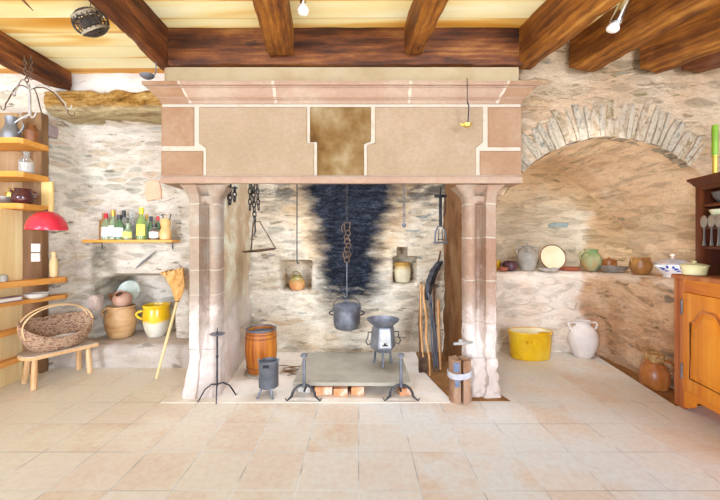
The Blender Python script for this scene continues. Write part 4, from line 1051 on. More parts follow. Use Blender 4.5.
# bare bulb and spotlight
t = T('ceiling_bulb', 'chrome bulb holder with pale bulb hanging by the middle beam', 'lamp', PX(303, 2.3), 2.3, 2.86)
bm = bm_(); lathe(bm, [(.012, .18), (.02, .15), (.022, .06), (.018, .05)]); link('holder', bm, 'chrome', t)
bm = bm_(); lathe(bm, [(.016, .055), (.022, .04), (.036, .02), (.04, .005), (.034, -.01), (.01, -.018)]); link('bulb', bm, 'bulb', t)
t = T('spotlight', 'chrome tube spotlight with pale bulb hanging between the right beams', 'lamp', PX(613, 2.3), 2.3, 2.75)
ax = Matrix.Rotation(math.radians(22), 4, 'Y') @ Matrix.Rotation(math.radians(8), 4, 'X')
bm = bm_(); lathe(bm, [(.034, .03), (.036, .035), (.036, .21), (.03, .225), (.01, .228)]); xf(bm, bm.verts, rot=ax); link('housing', bm, 'chrome', t)
bm = bm_(); lathe(bm, [(.02, .03), (.028, .02), (.038, .005), (.04, -.006), (.034, -.016), (.015, -.022)]); xf(bm, bm.verts, rot=ax); link('bulb', bm, 'bulb', t)
bm = bm_(); tube(bm, [(.085, 0, .21), (.088, 0, .288)], .006, 6); link('stem', bm, 'chrome', t)
# oil lamp on the mantel
t = T('oil_lamp', 'little brass oil lamp hanging on a wire against the mantel face', 'lamp', .835, 2.655, 2.20)
bm = bm_(); tube(bm, [(0, .012, .385), (0, 0, .38), (0, 0, .19)], .0035, 5); link('wire', bm, 'iron', t)
bm = bm_(); tube(bm, [(0, 0, .20), (.012, .0, .17), (.014, .02, .07), (.008, .02, .02)], .009, 6, flat=(1, .6)); link('hanger', bm, 'iron', t)
bm = bm_(); lathe(bm, [(.012, 0), (.03, .008), (.04, .028), (.035, .03), (.02, .016), (.004, .01)], seg=20, sy=.8); tube(bm, [(-.03, 0, .02), (-.055, 0, .03)], [.014, .006], 6); link('bowl', bm, 'brass', t)

# ------------------------------------------------------------------ inside the fireplace
HZ = .0036
# stone slab and what carries it
bm = bm_(); prism(bm, [(-.565, 2.885), (.43, 2.875), (.44, 3.67), (-.575, 3.68)], .092, .122)
tag(link('stone_slab', bm, 'slab', None, (0, 0, 0)), 'grey stone slab resting on bricks in the middle of the hearth', 'slab')
def brick(x0, x1, y0, y1, m, label, h=.07, rz=0, nm='brick'):
    bm = bm_(); box(bm, -(x1 - x0) / 2, (x1 - x0) / 2, -(y1 - y0) / 2, (y1 - y0) / 2, 0, h, .006); rough_(bm, .004, 18, seed=x0 * 10)
    tag(link(nm, bm, m, None, ((x0 + x1) / 2, (y0 + y1) / 2, HZ), rz), label, nm.split('_')[-1], 'bricks under the slab' if nm == 'brick' else None)
brick(-.385, -.235, 2.90, 3.05, 'brick', 'orange brick under slab, leftmost of the three side by side')
brick(-.225, -.105, 2.885, 3.1, 'brick', 'orange brick under slab, middle of the three side by side', .062)
brick(-.075, .035, 2.90, 3.1, 'brick', 'orange brick under slab, rightmost of the three side by side')
brick(.335, .445, 2.90, 3.4, 'brick', 'orange brick behind the right andiron arch', .06)
brick(-.54, -.43, 2.95, 3.4, 'stone_grey', 'pale flat stone under the slab behind the left andiron', .06, .0, 'flat_stone')
# andirons
AND = thing('andiron', 'left wrought iron andiron with knobbed post and arched feet', 'andiron', (PX(304, 2.83), 2.83, HZ), 0, 'andirons')
bm = bm_(); tube(bm, [(0, 0, .10), (0, 0, .36)], .014, 8); link('post', bm, 'iron_grey', AND)
bm = bm_(); lathe(bm, [(.012, .352), (.028, .358), (.03, .368), (.024, .378), (.004, .384)], seg=14); link('finial', bm, 'iron_grey', AND)
bm = bm_()
pts = [(-.15, -.03, .022), (-.135, -.032, .003), (-.115, -.03, .02)] + [(-.095 * math.cos(PI * i / 10), -.03 + .03 * math.sin(PI * i / 10), .04 + .08 * math.sin(PI * i / 10)) for i in range(11)] + [(.115, -.03, .02), (.135, -.032, .003), (.15, -.03, .022)]
tube(bm, pts, [.005, .007, .008] + [.011] * 11 + [.008, .007, .005], 7); link('feet', bm, 'iron', AND)
bm = bm_(); tube(bm, [(0, .01, .062), (0, .3, .06)], .010, 6); tube(bm, [(0, .3, .06), (0, .33, .003)], .010, 6); link('bar', bm, 'iron', AND)
r = AND.copy(); COL.objects.link(r); r.location = (PX(401, 2.83), 2.83, HZ); r['label'] = 'right wrought iron andiron with knobbed post, below the little stove'
for ch in list(AND.children):
    c = ch.copy(); COL.objects.link(c); c.parent = r
# little charcoal stove
t = T('brazier', 'small grey iron charcoal stove with flared top and whitish front on slab', 'stove', .222, 3.30, .1225, math.radians(6))
def hexring(r, z, n=6, a0=0): return [(r * math.cos(2 * PI * k / n + a0), r * math.sin(2 * PI * k / n + a0), z) for k in range(n)]
bm = bm_(); loft(bm, [hexring(.085, .135), hexring(.122, .175), hexring(.127, .19), hexring(.105, .37), hexring(.10, .375)]); link('body', bm, 'zinc', t, ang=20)
bm = bm_(); lathe(bm, [(.085, .372), (.10, .385), (.15, .425), (.158, .445), (.15, .446), (.10, .40), (.05, .39), (.004, .388)], seg=6 * 5); link('top_bowl', bm, 'iron_grey', t)
bm = bm_(); yy = -.866
plate(bm, [(-.048, .20), (.048, .20), (.042, .36), (-.042, .36)], -.004, .004); xf(bm, bm.verts, (0, -.112, 0), None)
for v in bm.verts: v.co.y += (v.co.z - .19) * .106 + .001
link('front_plate', bm, 'iron_pale', t)
bm = bm_(); box(bm, -.028, .028, -.122, -.106, .212, .222); box(bm, -.01, .01, -.122, -.106, .222, .238); link('draught_hole', bm, 'black', t)
for a in (-100, 20, 150):
    ca, sa = math.cos(math.radians(a)), math.sin(math.radians(a))
    bm = bm_(); tube(bm, [(.075 * ca, .075 * sa, .16), (.085 * ca, .085 * sa, .05), (.1 * ca, .1 * sa, .001)], .011, 7); link('leg', bm, 'iron_grey', t)
for s in (1, -1):
    bm = bm_(); tube(bm, [(s * (.108), -.02, .32), (s * .145, -.02, .325), (s * .15, -.02, .27), (s * .17, -.02, .24), (s * .15, -.02, .20), (s * .125, -.02, .215)], .006, 6); link('handle', bm, 'iron', t)
# cauldron on its hook
t = T('cauldron', 'grey iron cauldron with lid hanging over the hearth', 'cauldron', -.145, 3.76, .355)
bm = pot('', '', '', [(.10, 0), (.128, .012), (.146, .06), (.15, .12), (.146, .19), (.15, .215), (.156, .23), (.157, .245)], 0, 0, 32); link('body', bm, 'iron_grey', t)
bm = bm_(); lathe(bm, [(.152, .245), (.155, .252), (.12, .272), (.05, .29), (.012, .294), (.012, .305), (.022, .312), (.02, .322), (.004, .326)]); link('lid', bm, 'iron_grey', t)
for s in (-1, 1):
    bm = bm_(); handle(bm, (s * .148, 0, .2), (s * .148, 0, .15), (s * .045, 0, 0), .008, 8); link('ear', bm, 'iron', t)
bm = bm_(); tube(bm, [(.155 * math.cos(PI * i / 14), 0, .215 + .15 * math.sin(PI * i / 14)) for i in range(15)], .004, 6); link('bail', bm, 'iron', t)
t = T('pot_hook_chain', 'iron ring chain with long hook in front of the black soot', 'chain', -.145, 3.76, .72)
bm = bm_(); tube(bm, [(0, 0, .37), (0, 0, .03), (.0, 0, .0), (-.018, 0, -.02), (-.03, 0, -.005), (-.028, 0, .02)], .006, 6); link('hook', bm, 'iron_grey', t)
bm = bm_()
for (x, z, r_) in ((0, .395, .028), (-.012, .45, .03), (.016, .455, .026), (.0, .505, .028), (.018, .55, .024), (.004, .60, .028), (-.006, .645, .024), (.012, .69, .026)):
    tube(bm, arc((x, 0, z), r_, 0, 340, 17, 'xz', r_ * 1.15)[:-1], .0065, 6, closed=True)
link('ring_chain', bm, 'iron_rust', t)
bm = bm_(); tube(bm, [(-.02, 0, .71), (-.03, 0, .80), (.035, 0, .81), (.03, 0, .73)], .007, 6); tube(bm, [(-.03, -.01, .80), (-.06, -.01, .76), (-.05, -.01, .70)], .006, 6); link('stirrup', bm, 'iron_rust', t)
bm = bm_(); chain(bm, (0, 0, .80), (0, 0, 1.6), 14, .022, .005); link('upper_chain', bm, 'iron', t)
# rods in front of the back wall
bm = bm_(); tube(bm, [(0, 0, 0), (.012, -.01, -.015), (.025, -.01, 0)], .006, 6); tube(bm, [(0, 0, 0), (0, 0, 1.35)], .0065, 6)
tag(link('iron_rod', bm, 'iron', None, (PX(297, 3.92), 3.92, 1.075)), 'thin iron rod hanging down to the left fireplace niche', 'rod')
bm = bm_(); tube(bm, [(-.012, 0, .7), (-.008, 0, .06)], .005, 6); tube(bm, [(.012, 0, .7), (.01, 0, .06)], .005, 6); ball(bm, (0, 0, .028), .024, 1, .6, 1.2, 12)
tag(link('hanging_hook', bm, 'iron_grey', None, (PX(404, 3.9), 3.9, 1.475)), 'thin double iron rod with bright round tip above the right niche', 'hook')
# hanging scale pan
t = T('hanging_griddle', 'flat iron pan on a triangular hanger, left inside the fireplace', 'griddle', -1.045, 3.55, 1.225)
bm = bm_(); lathe(bm, [(.02, -.018), (.15, -.012), (.176, .006), (.168, .010), (.14, .002), (.01, -.004)], seg=32); xf(bm, bm.verts, rot=(0, math.radians(-6), 0)); link('pan', bm, 'iron_rust', t)
bm = bm_(); tube(bm, [(-.09, 0, -.005), (-.065, 0, .29)], .008, 6); tube(bm, [(-.065, 0, .29), (.0, 0, .30), (.165, 0, .02)], .006, 6); link('hanger', bm, 'iron_rust', t)
bm = bm_(); tube(bm, [(-.05, 0, .31), (-.045, 0, .2), (-.06, 0, .15), (-.03, 0, .14)], .008, 6); link('hook', bm, 'iron', t)
bm = bm_(); chain(bm, (-.05, 0, .30), (-.07, .0, .75), 9, .03, .007)
chain(bm, (-.10, 0, .42), (-.10, .0, .75), 6, .028, .006); chain(bm, (-.01, 0, .42), (-.03, .0, .75), 6, .026, .006); link('chain', bm, 'iron', t)
t = T('iron_chain', 'bunch of dark iron links hanging at the top of the left pier', 'chain', PX(230, 3.16), 3.16, 1.64)
bm = bm_(); chain(bm, (.0, 0, .02), (.0, 0, .18), 4, .032, .007); link('chain', bm, 'iron', t)
bm = bm_(); chain(bm, (-.035, .02, .0), (-.03, .02, .17), 4, .028, .007); chain(bm, (.03, .03, .05), (.035, .03, .18), 3, .028, .007); link('side_chain', bm, 'iron', t)
bm = bm_(); tube(bm, [(0, .02, .17), (0, .02, .23)], .008, 6); tube(bm, [(-.06, .02, .175), (.06, .03, .175)], .008, 6); link('bar', bm, 'iron', t)
# stirrup-shaped toaster at the right
t = T('hanging_toaster', 'stirrup-shaped iron trivet on a strap, hanging inside the right jamb', 'trivet', PX(440.5, 3.42), 3.42, 1.30)
bm = bm_(); tube(bm, [(-.055, 0, .01), (-.05, 0, .11), (-.025, 0, .165), (.025, 0, .165), (.05, 0, .11), (.055, 0, .01)], .009, 7); tube(bm, [(-.07, 0, .005), (.07, 0, .005)], .011, 7); link('stirrup', bm, 'iron_grey', t)
bm = bm_(); box(bm, -.028, .028, -.004, .004, .03, .04); tube(bm, [(-.02, 0, .02), (-.015, 0, .14)], .005, 6); tube(bm, [(.02, 0, .02), (.015, 0, .14)], .005, 6); link('bars', bm, 'iron', t)
bm = bm_(); box(bm, -.016, .016, -.004, .004, .16, .47, .002); tube(bm, [(.03, 0, .48), (.05, 0, .42), (.045, 0, .30), (.03, 0, .27)], .012, 6, flat=(1, .5)); link('strap', bm, 'iron', t)
bm = bm_(); box(bm, -.06, .06, -.012, .012, .455, .485, .004); tube(bm, [(0, .0, .48), (0, 0, .56)], .008, 6); link('top_bar', bm, 'iron', t)
# pots in the niches
t = T('jug', 'small orange clay jug with loop handle inside the left fireplace niche', 'jug', PX(297, 4.13), 4.13, .735)
bm = pot('', '', '', [(.06, 0), (.082, .02), (.098, .07), (.095, .11), (.07, .145), (.058, .155), (.066, .17)], 0, 0); link('body', bm, 'niche_pot', t)
bm = bm_(); handle(bm, (-.06, 0, .16), (.05, 0, .165), (-.01, 0, .06), .009); link('handle', bm, 'niche_pot', t)
t = T('jug', 'pale jug with ochre top inside the right fireplace niche', 'jug', .515, 4.17, .824)
bm = pot('', '', '', [(.075, 0), (.088, .01), (.10, .07), (.106, .13), (.10, .18), (.09, .205), (.095, .225), (.098, .24)], 0, 0); link('body', bm, 'niche_jug', t)
bm = bm_(); handle(bm, (-.09, -.03, .215), (-.10, -.03, .14), (-.05, -.01, .01), .01); link('handle', bm, 'niche_jug', t)
# barrel
t = T('barrel', 'orange-brown wooden barrel with dark rim standing left in the hearth', 'barrel', -.985, 3.40, HZ)
bm = bm_(); prof = [(.128, .03), (.134, .06), (.149, .16), (.155, .26), (.150, .36), (.142, .43), (.140, .44), (.126, .44), (.124, .40)]
rings = []
for r_, z in prof:
    rings.append([((r_ - (.003 if k % 4 == 0 else 0)) * math.cos(2 * PI * k / 64), (r_ - (.003 if k % 4 == 0 else 0)) * math.sin(2 * PI * k / 64), z) for k in range(64)])
loft(bm, rings); link('staves', bm, 'barrel', t)
for z0, r_ in ((.425, .145), (.40, .149), (.36, .153), (.075, .142)):
    bm = bm_(); lathe(bm, [(r_ - .004, z0), (r_, z0 + .003), (r_, z0 + .012), (r_ - .004, z0 + .015)], seg=40, cap0=False, cap1=False); link('hoop', bm, 'hoop', t)
bm = bm_(); lathe(bm, [(.02, .41), (.124, .412), (.13, .445), (.144, .452), (.15, .448), (.148, .435), (.14, .43)], seg=40, cap1=False); link('metal_rim', bm, 'zinc_dark', t)
bm = bm_(); lathe(bm, [(.13, 0), (.155, .004), (.158, .024), (.13, .03)], seg=32); link('base', bm, 'slab', t)
# canister
t = T('canister', 'grey zinc canister on short splayed legs in front of barrel', 'canister', -.785, 2.93, HZ)
bm = pot('', '', '', [(.078, .065), (.083, .07), (.083, .27), (.085, .275), (.085, .285), (.078, .29)], 0, 0); link('body', bm, 'zinc_dark', t)
bm = bm_(); lathe(bm, [(.076, .262), (.05, .27), (.01, .272)], seg=24); link('lid', bm, 'zinc_dark', t)
bm = bm_(); plate(bm, [(-.026, .25), (.026, .25), (.026, .272), (.012, .278), (-.012, .278), (-.026, .272)], -.0865, -.078); link('notch', bm, 'black', t)
for a in (-60, 180 + 55, 90):
    ca, sa = math.cos(math.radians(a)), math.sin(math.radians(a)); bm = bm_()
    tube(bm, [(.07 * ca, .07 * sa, .09), (.085 * ca, .085 * sa, .05), (.125 * ca, .125 * sa, .002)], .007, 6, flat=(1, 1.4)); link('leg', bm, 'iron_grey', t)
for s in (-1, 1):
    bm = bm_(); handle(bm, (s * .083, -.015, .27), (s * .083, .015, .27), (s * .006, 0, .035), .004, 8); link('ear', bm, 'zinc', t)
# candle stand
t = T('candle_stand', 'slender iron tripod candle stand in front of the left pier', 'candle stand', -1.185, 2.83, HZ - .006)
bm = bm_(); tube(bm, [(0, 0, .12), (0, 0, .53), (0, 0, .60)], [.008, .008, .003], 8); ball(bm, (0, 0, .36), .013, 1, 1, 1, 10); link('stem', bm, 'iron', t)
bm = bm_(); lathe(bm, [(.008, .533), (.05, .54), (.062, .55), (.058, .552), (.01, .544)], seg=20); link('drip_pan', bm, 'iron_grey', t)
for (bx, by) in ((-.135, -.045), (.125, .08), (.03, -.05 - .04)):
    bm = bm_(); d = Vector((bx, by, 0)); tube(bm, [(0, 0, .13), tuple(d * .3 + Vector((0, 0, .135))), tuple(d * .65 + Vector((0, 0, .10))), tuple(d * .85 + Vector((0, 0, .05))), tuple(d * 1.0 + Vector((0, 0, .007))), tuple(d * 1.08 + Vector((0, 0, .012)))], [.007, .007, .006, .006, .005, .004], 7); link('leg', bm, 'iron', t)
# twigs
bm = bm_()
for k in range(26):
    a = random.uniform(-.6, .6) + (PI if random.random() < .5 else 0); l = random.uniform(.05, .12); x, y = random.uniform(-.08, .07), random.uniform(-.09, .09); z = random.uniform(.004, .03)
    tube(bm, [(x - l * math.cos(a), y - l * math.sin(a), z), (x, y, z + random.uniform(0, .02)), (x + l * math.cos(a), y + l * math.sin(a), z + random.uniform(-.002, .02))], random.uniform(.0015, .003), 4)
o = tag(link('twigs', bm, 'twig', None, (-.68, 3.42, HZ)), 'dry twigs scattered between the barrel and the stone slab', 'twigs'); o['kind'] = 'stuff'
# tools leaning in the right corner
t = T('fire_shovel', 'wooden-handled iron shovel, leftmost of the tools leaning in the hearth corner', 'shovel', PX(421, 3.40) + .03, 3.40, HZ)
bm = bm_(); tube(bm, [(.0, .05, .14), (.012, .25, .42), (.055, .48, .83)], [.011, .013, .012], 8); link('handle', bm, 'tool_wood', t)
bm = bm_(); rings = []
for q, w in ((0, .042), (.15, .05), (.8, .045), (1, .015)): rings.append([(-.006 - w + .003 * q, .0 + .06 * q - .006, .003 + .18 * q), (-.006, .03 + .06 * q - .006, .003 + .18 * q), (-.006 + w, .0 + .06 * q - .006, .003 + .18 * q), (-.006, .012 + .06 * q, .003 + .18 * q)])
loft(bm, rings); link('blade', bm, 'iron_rust', t)
t = T('handle_shadow', 'dark shaft standing for the cast shadow left of the shovel handle', 'handle_shadow', PX(420, 3.62), 3.62, HZ)  # shadow beside the shovel, built as a dark shaft
bm = bm_(); tube(bm, [(0, 0, 0), (.02, .15, .4), (.075, .345, .84)], [.011, .012, .01], 8); link('shaft', bm, 'tool_dark', t)
bm = bm_(); lathe(bm, [(.012, 0), (.015, .005), (.014, .07), (.012, .075)]); link('shadow_foot', bm, 'iron', t)
bm = bm_(); tube(bm, [(0, 0, .002), (.006, .06, .16), (-.012, .14, .32), (.012, .24, .50), (.012, .40, .70), (.035, .50, .82)], [.010, .011, .013, .011, .012, .010], 8)
tag(link('stick', bm, 'tool_wood', None, (PX(430, 3.33), 3.33, HZ - .001)), 'pale crooked stick standing right of the fire shovel', 'stick')
bm = bm_(); tube(bm, [(0, 0, .002), (.012, .12, .35), (.028, .22, .68)], [.013, .015, .016], 8)
tag(link('stick', bm, 'tool_wood', None, (PX(440.5, 3.48), 3.48, .0035)), 'straight orange wooden handle leaning closest to the right jamb', 'stick')
t = T('scythe', 'dark broad curved blade on a grey shaft, tallest of leaning tools', 'tool', PX(436, 3.56), 3.56, .0035)
bm = bm_(); tube(bm, [(0, 0, .003), (.002, .12, .35), (-.03, .24, .74)], [.016, .014, .012], 8); link('shaft', bm, 'iron_grey', t)
bm = bm_(); cl = [(-.050, .24, .66), (-.035, .25, .74), (-.005, .27, .86), (.045, .29, .98), (.10, .30, 1.06), (.15, .305, 1.09)]
wd = [.014, .040, .047, .046, .036, .008]; rings = []
for i, (p, w) in enumerate(zip(cl, wd)):
    a, b = Vector(cl[max(0, i - 1)]), Vector(cl[min(len(cl) - 1, i + 1)]); d = (b - a).normalized(); n_ = Vector((d.z, 0, -d.x)).normalized(); p = Vector(p)
    rings.append([p - n_ * w, p + Vector((0, -.012, 0)), p + n_ * w, p + Vector((0, .012, 0))])
loft(bm, rings); link('blade', bm, 'iron_grey' if False else 'iron', t, ang=20)
bm = bm_(); tube(bm, [(0, 0, .002), (.01, .2, .4), (.035, .38, .82), (.13, .44, 1.20)], [.010, .011, .011, .009], 8)
tag(link('poker', bm, 'tool_dark', None, (PX(438, 3.6), 3.60, .0035)), 'long dark rod behind the curved blade, reaching highest by the jamb', 'poker')
t = T('fire_tongs', 'blue-grey iron tongs between the crooked stick and straight handle', 'tongs', PX(436, 3.44), 3.44, .0035)
for s in (-.012, .014):
    bm = bm_(); tube(bm, [(s * 1.5, 0, .002), (s * 1.8, .12, .3), (s * .6, .25, .62), (s, .30, .72)], .0075, 6); link('arm', bm, 'iron_grey', t)
bm = bm_(); ball(bm, (0, .255, .63), .017, 1, 1, 1, 10); link('pivot', bm, 'iron', t)
# split log with strap
t = T('log', 'split barked log with a grey cloth strap in front of right pier', 'log', .825, 2.825, HZ - .006)
def half(sgn, h):
    bm = bm_(); rings = []
    for i in range(15):
        z = h * i / 14; ring = []
        for k in range(15):
            a = math.radians(-88 + 176 * k / 14) ; r_ = .083 * (1 + .14 * nz(math.cos(a), z, math.sin(a), 6, sgn * 4))
            ring.append((sgn * (.007 + r_ * math.cos(a)) , .92 * r_ * math.sin(a), z + (.02 * nz(k * .3, 0, 0, 1, sgn * 3) if i == 14 else 0)))
        rings.append(ring)
    loft(bm, rings); return bm
hb = half(-1, .352)
link('left_half', hb, 'bark', t, ang=45)
link('right_half', half(1, .342), 'bark', t, ang=45)
bm = bm_(); rings = []
for z, e in ((.205, .0), (.21, .006), (.25, .007), (.255, 0)):
    rings.append([((.094 + e) * math.cos(2 * PI * k / 32), (.087 + e) * .96 * math.sin(2 * PI * k / 32), z + .012 * math.sin(2 * PI * k / 32 + 1)) for k in range(32)])
loft(bm, rings, True, False, False); link('strap', bm, 'strap', t)
bm = bm_()
R_ = lambda a, z, r_=.0905: (-.007 + r_ * math.sin(a) - .0, -r_ * .96 * math.cos(a), z)
for z0, z1, a0, a1 in ((.262, .335, -.75, -.2), (.14, .198, -.6, -.2)):
    bm = bm_()
    rows = [[bm.verts.new(R_(a0 + (a1 - a0) * i / 8 + .06 * nz(i, j, 0, 1.3), z0 + (z1 - z0) * j / 6 + .012 * nz(i, 0, j, .9))) for i in range(9)] for j in range(7)]
    for a, b in zip(rows, rows[1:]):
        for i in range(8): bm.faces.new((a[i], a[i + 1], b[i + 1], b[i]))
    link('chipped_face', bm, 'blue_stain', t, fix=False)
t = T('iron_peg', 'pale iron peg sticking out of the right pier above the split log', 'peg', .835, 2.835, .452)
bm = bm_(); tube(bm, [(-.06, -.01, .012), (.02, 0, .014), (.12, .06, .004)], [.012, .014, .010], 8); link('shank', bm, 'iron_pale', t)
bm = bm_(); ball(bm, (.0, -.002, .032), .018, 1, 1, 1, 10); link('knob', bm, 'iron_pale', t)

# ------------------------------------------------------------------ right: pots on the floor
t = T('basin', 'bright yellow glazed oval basin on the floor right of fireplace', 'basin', 1.93, 3.87, .001)
bm = pot('', '', '', [(.205, 0), (.215, .008), (.228, .12), (.236, .26), (.246, .285), (.25, .30), (.247, .308)], 0, 0, 44, 1, .62)
link('body', bm, 'yellow_glaze', t)
bm = bm_(); lathe(bm, [(.235, .298), (.2345, .302), (.222, .22), (.2, .03), (.1, .02), (.005, .02)], seg=44, sy=.60, cap0=False); link('lining', bm, 'cream_glaze', t)
bm = bm_(); handle(bm, (-.10, -.132, .21), (-.06, -.14, .205), (-.005, -.03, 0), .012, 8); ball(bm, (-.08, -.165, .208), .02, 1, .7, .8, 10); link('handle', bm, 'yellow_glaze', t)
t = T('amphora', 'white stoneware two-handled jar on the floor right of yellow basin', 'jar', PX(583, 3.9), 3.90, .001)
bm = pot('', '', '', [(.08, 0), (.09, .008), (.118, .06), (.145, .14), (.152, .21), (.14, .28), (.11, .33), (.08, .355), (.072, .375), (.08, .40), (.088, .41)], 0, 0, 36); link('body', bm, 'white_clay', t)
for s in (-1, 1):
    bm = bm_(); handle(bm, (s * .078, 0, .385), (s * .125, 0, .30), (s * .055, 0, .035), .011); link('handle', bm, 'white_clay', t)
t = T('jug', 'big brown glazed jug with roped neck on the floor beside the oak dresser', 'jug', 2.70, 3.13, -.03)
t.scale = (.9, .9, .93)
bm = pot('', '', '', [(.09, 0), (.105, .01), (.124, .06), (.128, .13), (.115, .19), (.085, .235), (.06, .26), (.05, .275), (.05, .295)], 0, 0, 32); link('body', bm, 'brown_clay', t)
bm = bm_(); lathe(bm, [(.055, .26), (.074, .265), (.08, .285), (.077, .31), (.084, .325), (.072, .34), (.055, .335)], seg=26); rough_(bm, .006, 40); link('roped_neck', bm, mottled('rope_binding', ['#7d5a33', '#b08a56', '#cdae7c'], 30, .9, 0, .1, 1, .01), t, ang=20)
bm = bm_(); handle(bm, (.06, -.03, .275), (.118, -.045, .15), (.055, -.03, .03), .012); link('handle', bm, 'brown_clay', t)
bm = bm_(); tube(bm, [(-.05, -.01, .25), (-.09, -.02, .28), (-.10, -.02, .30)], [.02, .015, .013], 8); link('spout', bm, 'brown_clay', t)

# ------------------------------------------------------------------ right: pots on the ledge
LZ = .962
def LT(name, label, cat, u, Y, dz=0): return thing(name, label, cat, (PX(u, Y), Y, LZ + dz))
bm = pot('', '', '', [(.035, 0), (.05, .008), (.058, .03), (.06, .045)], 0, 0); tag(link('bowl', bm, 'red_clay', None, (PX(503, 4.14), 4.14, LZ)), 'small red-brown dish at left end of the right ledge', 'bowl')
bm = pot('', '', '', [(.03, 0), (.035, .008), (.04, .08), (.042, .12)], 0, 0); tag(link('cup', bm, 'yellow_glaze', None, (PX(497.5, 4.3), 4.30, LZ)), 'yellow cup half hidden behind the right fireplace pier', 'cup')
t = LT('pot', 'dark purple-brown little pot on the ledge left of grey amphora', 'pot', 510, 4.2)
bm = pot('', '', '', [(.055, 0), (.075, .012), (.086, .05), (.08, .09), (.07, .105), (.076, .118)], 0, 0); link('body', bm, 'purple_glaze', t)
bm = bm_(); handle(bm, (-.075, 0, .1), (-.082, 0, .05), (-.02, 0, 0), .008); link('handle', bm, 'purple_glaze', t)
t = LT('amphora', 'grey stoneware jug with two handles and spout on the ledge', 'jug', 527, 4.2)
bm = pot('', '', '', [(.065, 0), (.075, .01), (.105, .07), (.12, .15), (.118, .2), (.095, .245), (.06, .27), (.05, .285), (.058, .30)], 0, 0); link('body', bm, 'grey_clay', t)
bm = bm_(); lathe(bm, [(.05, .296), (.045, .305), (.02, .312), (.012, .318), (.016, .33), (.004, .336)], seg=18); link('lid', bm, 'grey_clay', t)
for s in (-1, 1):
    bm = bm_(); handle(bm, (s * .06, 0, .275), (s * .112, 0, .2), (s * .04, 0, .035), .011); link('handle', bm, 'grey_clay', t)
bm = bm_(); tube(bm, [(-.04, -.07, .22), (-.055, -.10, .26), (-.06, -.115, .285)], [.022, .016, .014], 8); link('spout', bm, 'grey_clay', t)
t = LT('plate', 'cream round plate with dark rim standing upright against the alcove wall', 'plate', 552, 4.24)
bm = bm_(); lathe(bm, [(.05, 0), (.11, .004), (.15, .018), (.155, .02), (.15, .024), (.11, .012), (.02, .010)], seg=44); xf(bm, bm.verts, (0, 0, .155), (math.radians(80), 0, 0)); link('dish', bm, 'cream_glaze', t)
bm = bm_(); tube(bm, [Vector((.155 * math.cos(2 * PI * k / 44), .155 * math.sin(2 * PI * k / 44), .02)) for k in range(44)], .007, 6, closed=True); xf(bm, bm.verts, (0, 0, .158), (math.radians(80), 0, 0)); link('rim', bm, 'dark_brown_clay', t)
bm = pot('', '', '', [(.08, 0), (.105, .01), (.118, .035), (.125, .042)], 0, 0, 18); rough_(bm, .008, 14); tag(link('stone_dish', bm, 'stone_grey', None, (PX(549, 4.06 + .06), 4.14, LZ - .004)), 'rough grey stone dish on the ledge in front of cream plate', 'dish')
bm = pot('', '', '', [(.08, 0), (.098, .008), (.118, .032), (.125, .042)], 0, 0); tag(link('dish', bm, 'red_clay', None, (PX(569.5, 4.2), 4.20, LZ)), 'flat red earthenware dish between grey stone dish and green jug', 'dish')
t = LT('jug', 'mottled green and ochre glazed jug with handle on the ledge corner', 'jug', 591, 4.17)
bm = pot('', '', '', [(.06, 0), (.07, .01), (.105, .06), (.116, .12), (.108, .17), (.082, .21), (.066, .228), (.068, .245), (.078, .262)], 0, 0); link('body', bm, 'green_glaze', t)
bm = bm_(); handle(bm, (-.07, 0, .235), (-.11, 0, .13), (-.05, 0, .02), .012); link('handle', bm, 'green_glaze', t)
t = LT('dish', 'wide grey pewter dish on the ledge right of the green jug', 'dish', 613.5, 3.98)
bm = pot('', '', '', [(.09, 0), (.11, .008), (.13, .04), (.142, .06), (.148, .066)], 0, 0); link('body', bm, 'pewter', t)
t = LT('pot', 'small brown pot with flat lid behind the grey pewter dish', 'pot', 609, 4.2)
bm = pot('', '', '', [(.06, 0), (.075, .02), (.08, .08), (.075, .12)], 0, 0); link('body', bm, 'brown_clay', t)
bm = bm_(); lathe(bm, [(.082, .121), (.084, .13), (.04, .145), (.012, .15), (.012, .16), (.004, .163)]); link('lid', bm, 'brown_clay', t)
t = LT('jar', 'round brown two-eared jar on the ledge left of the blue-flowered tureen', 'jar', 640.5, 3.68)
bm = pot('', '', '', [(.06, 0), (.075, .012), (.095, .06), (.1, .105), (.088, .15), (.07, .168), (.074, .18)], 0, 0); link('body', bm, 'ledge_jar', t)
for s in (-1, 1):
    bm = bm_(); handle(bm, (s * .07, 0, .175), (s * .09, 0, .13), (s * .018, 0, .02), .009); link('ear', bm, 'ledge_jar', t)
t = LT('tureen', 'white lidded tureen with blue flowers on the ledge beside the dresser', 'tureen', 672, 3.36)
bm = pot('', '', '', [(.068, 0), (.073, .011), (.064, .02), (.09, .042), (.125, .078), (.136, .115), (.138, .128)], 0, 0, 36); link('body', bm, 'tureen', t)
bm = bm_(); lathe(bm, [(.141, .129), (.141, .135), (.12, .155), (.074, .175), (.03, .184), (.014, .187)], seg=36); link('lid', bm, 'tureen_lid', t)
bm = bm_(); lathe(bm, [(.013, .185), (.011, .194), (.022, .208), (.022, .222), (.011, .232), (.003, .234)], seg=18); link('knob', bm, mottled('pink_cream_knob', ['#e3cbb4', '#d9b49a'], 6, .3), t)
bm = bm_(); handle(bm, (-.132, -.03, .112), (-.132, .03, .112), (-.028, 0, .0), .010); link('handle', bm, 'tureen', t)
bm = bm_()
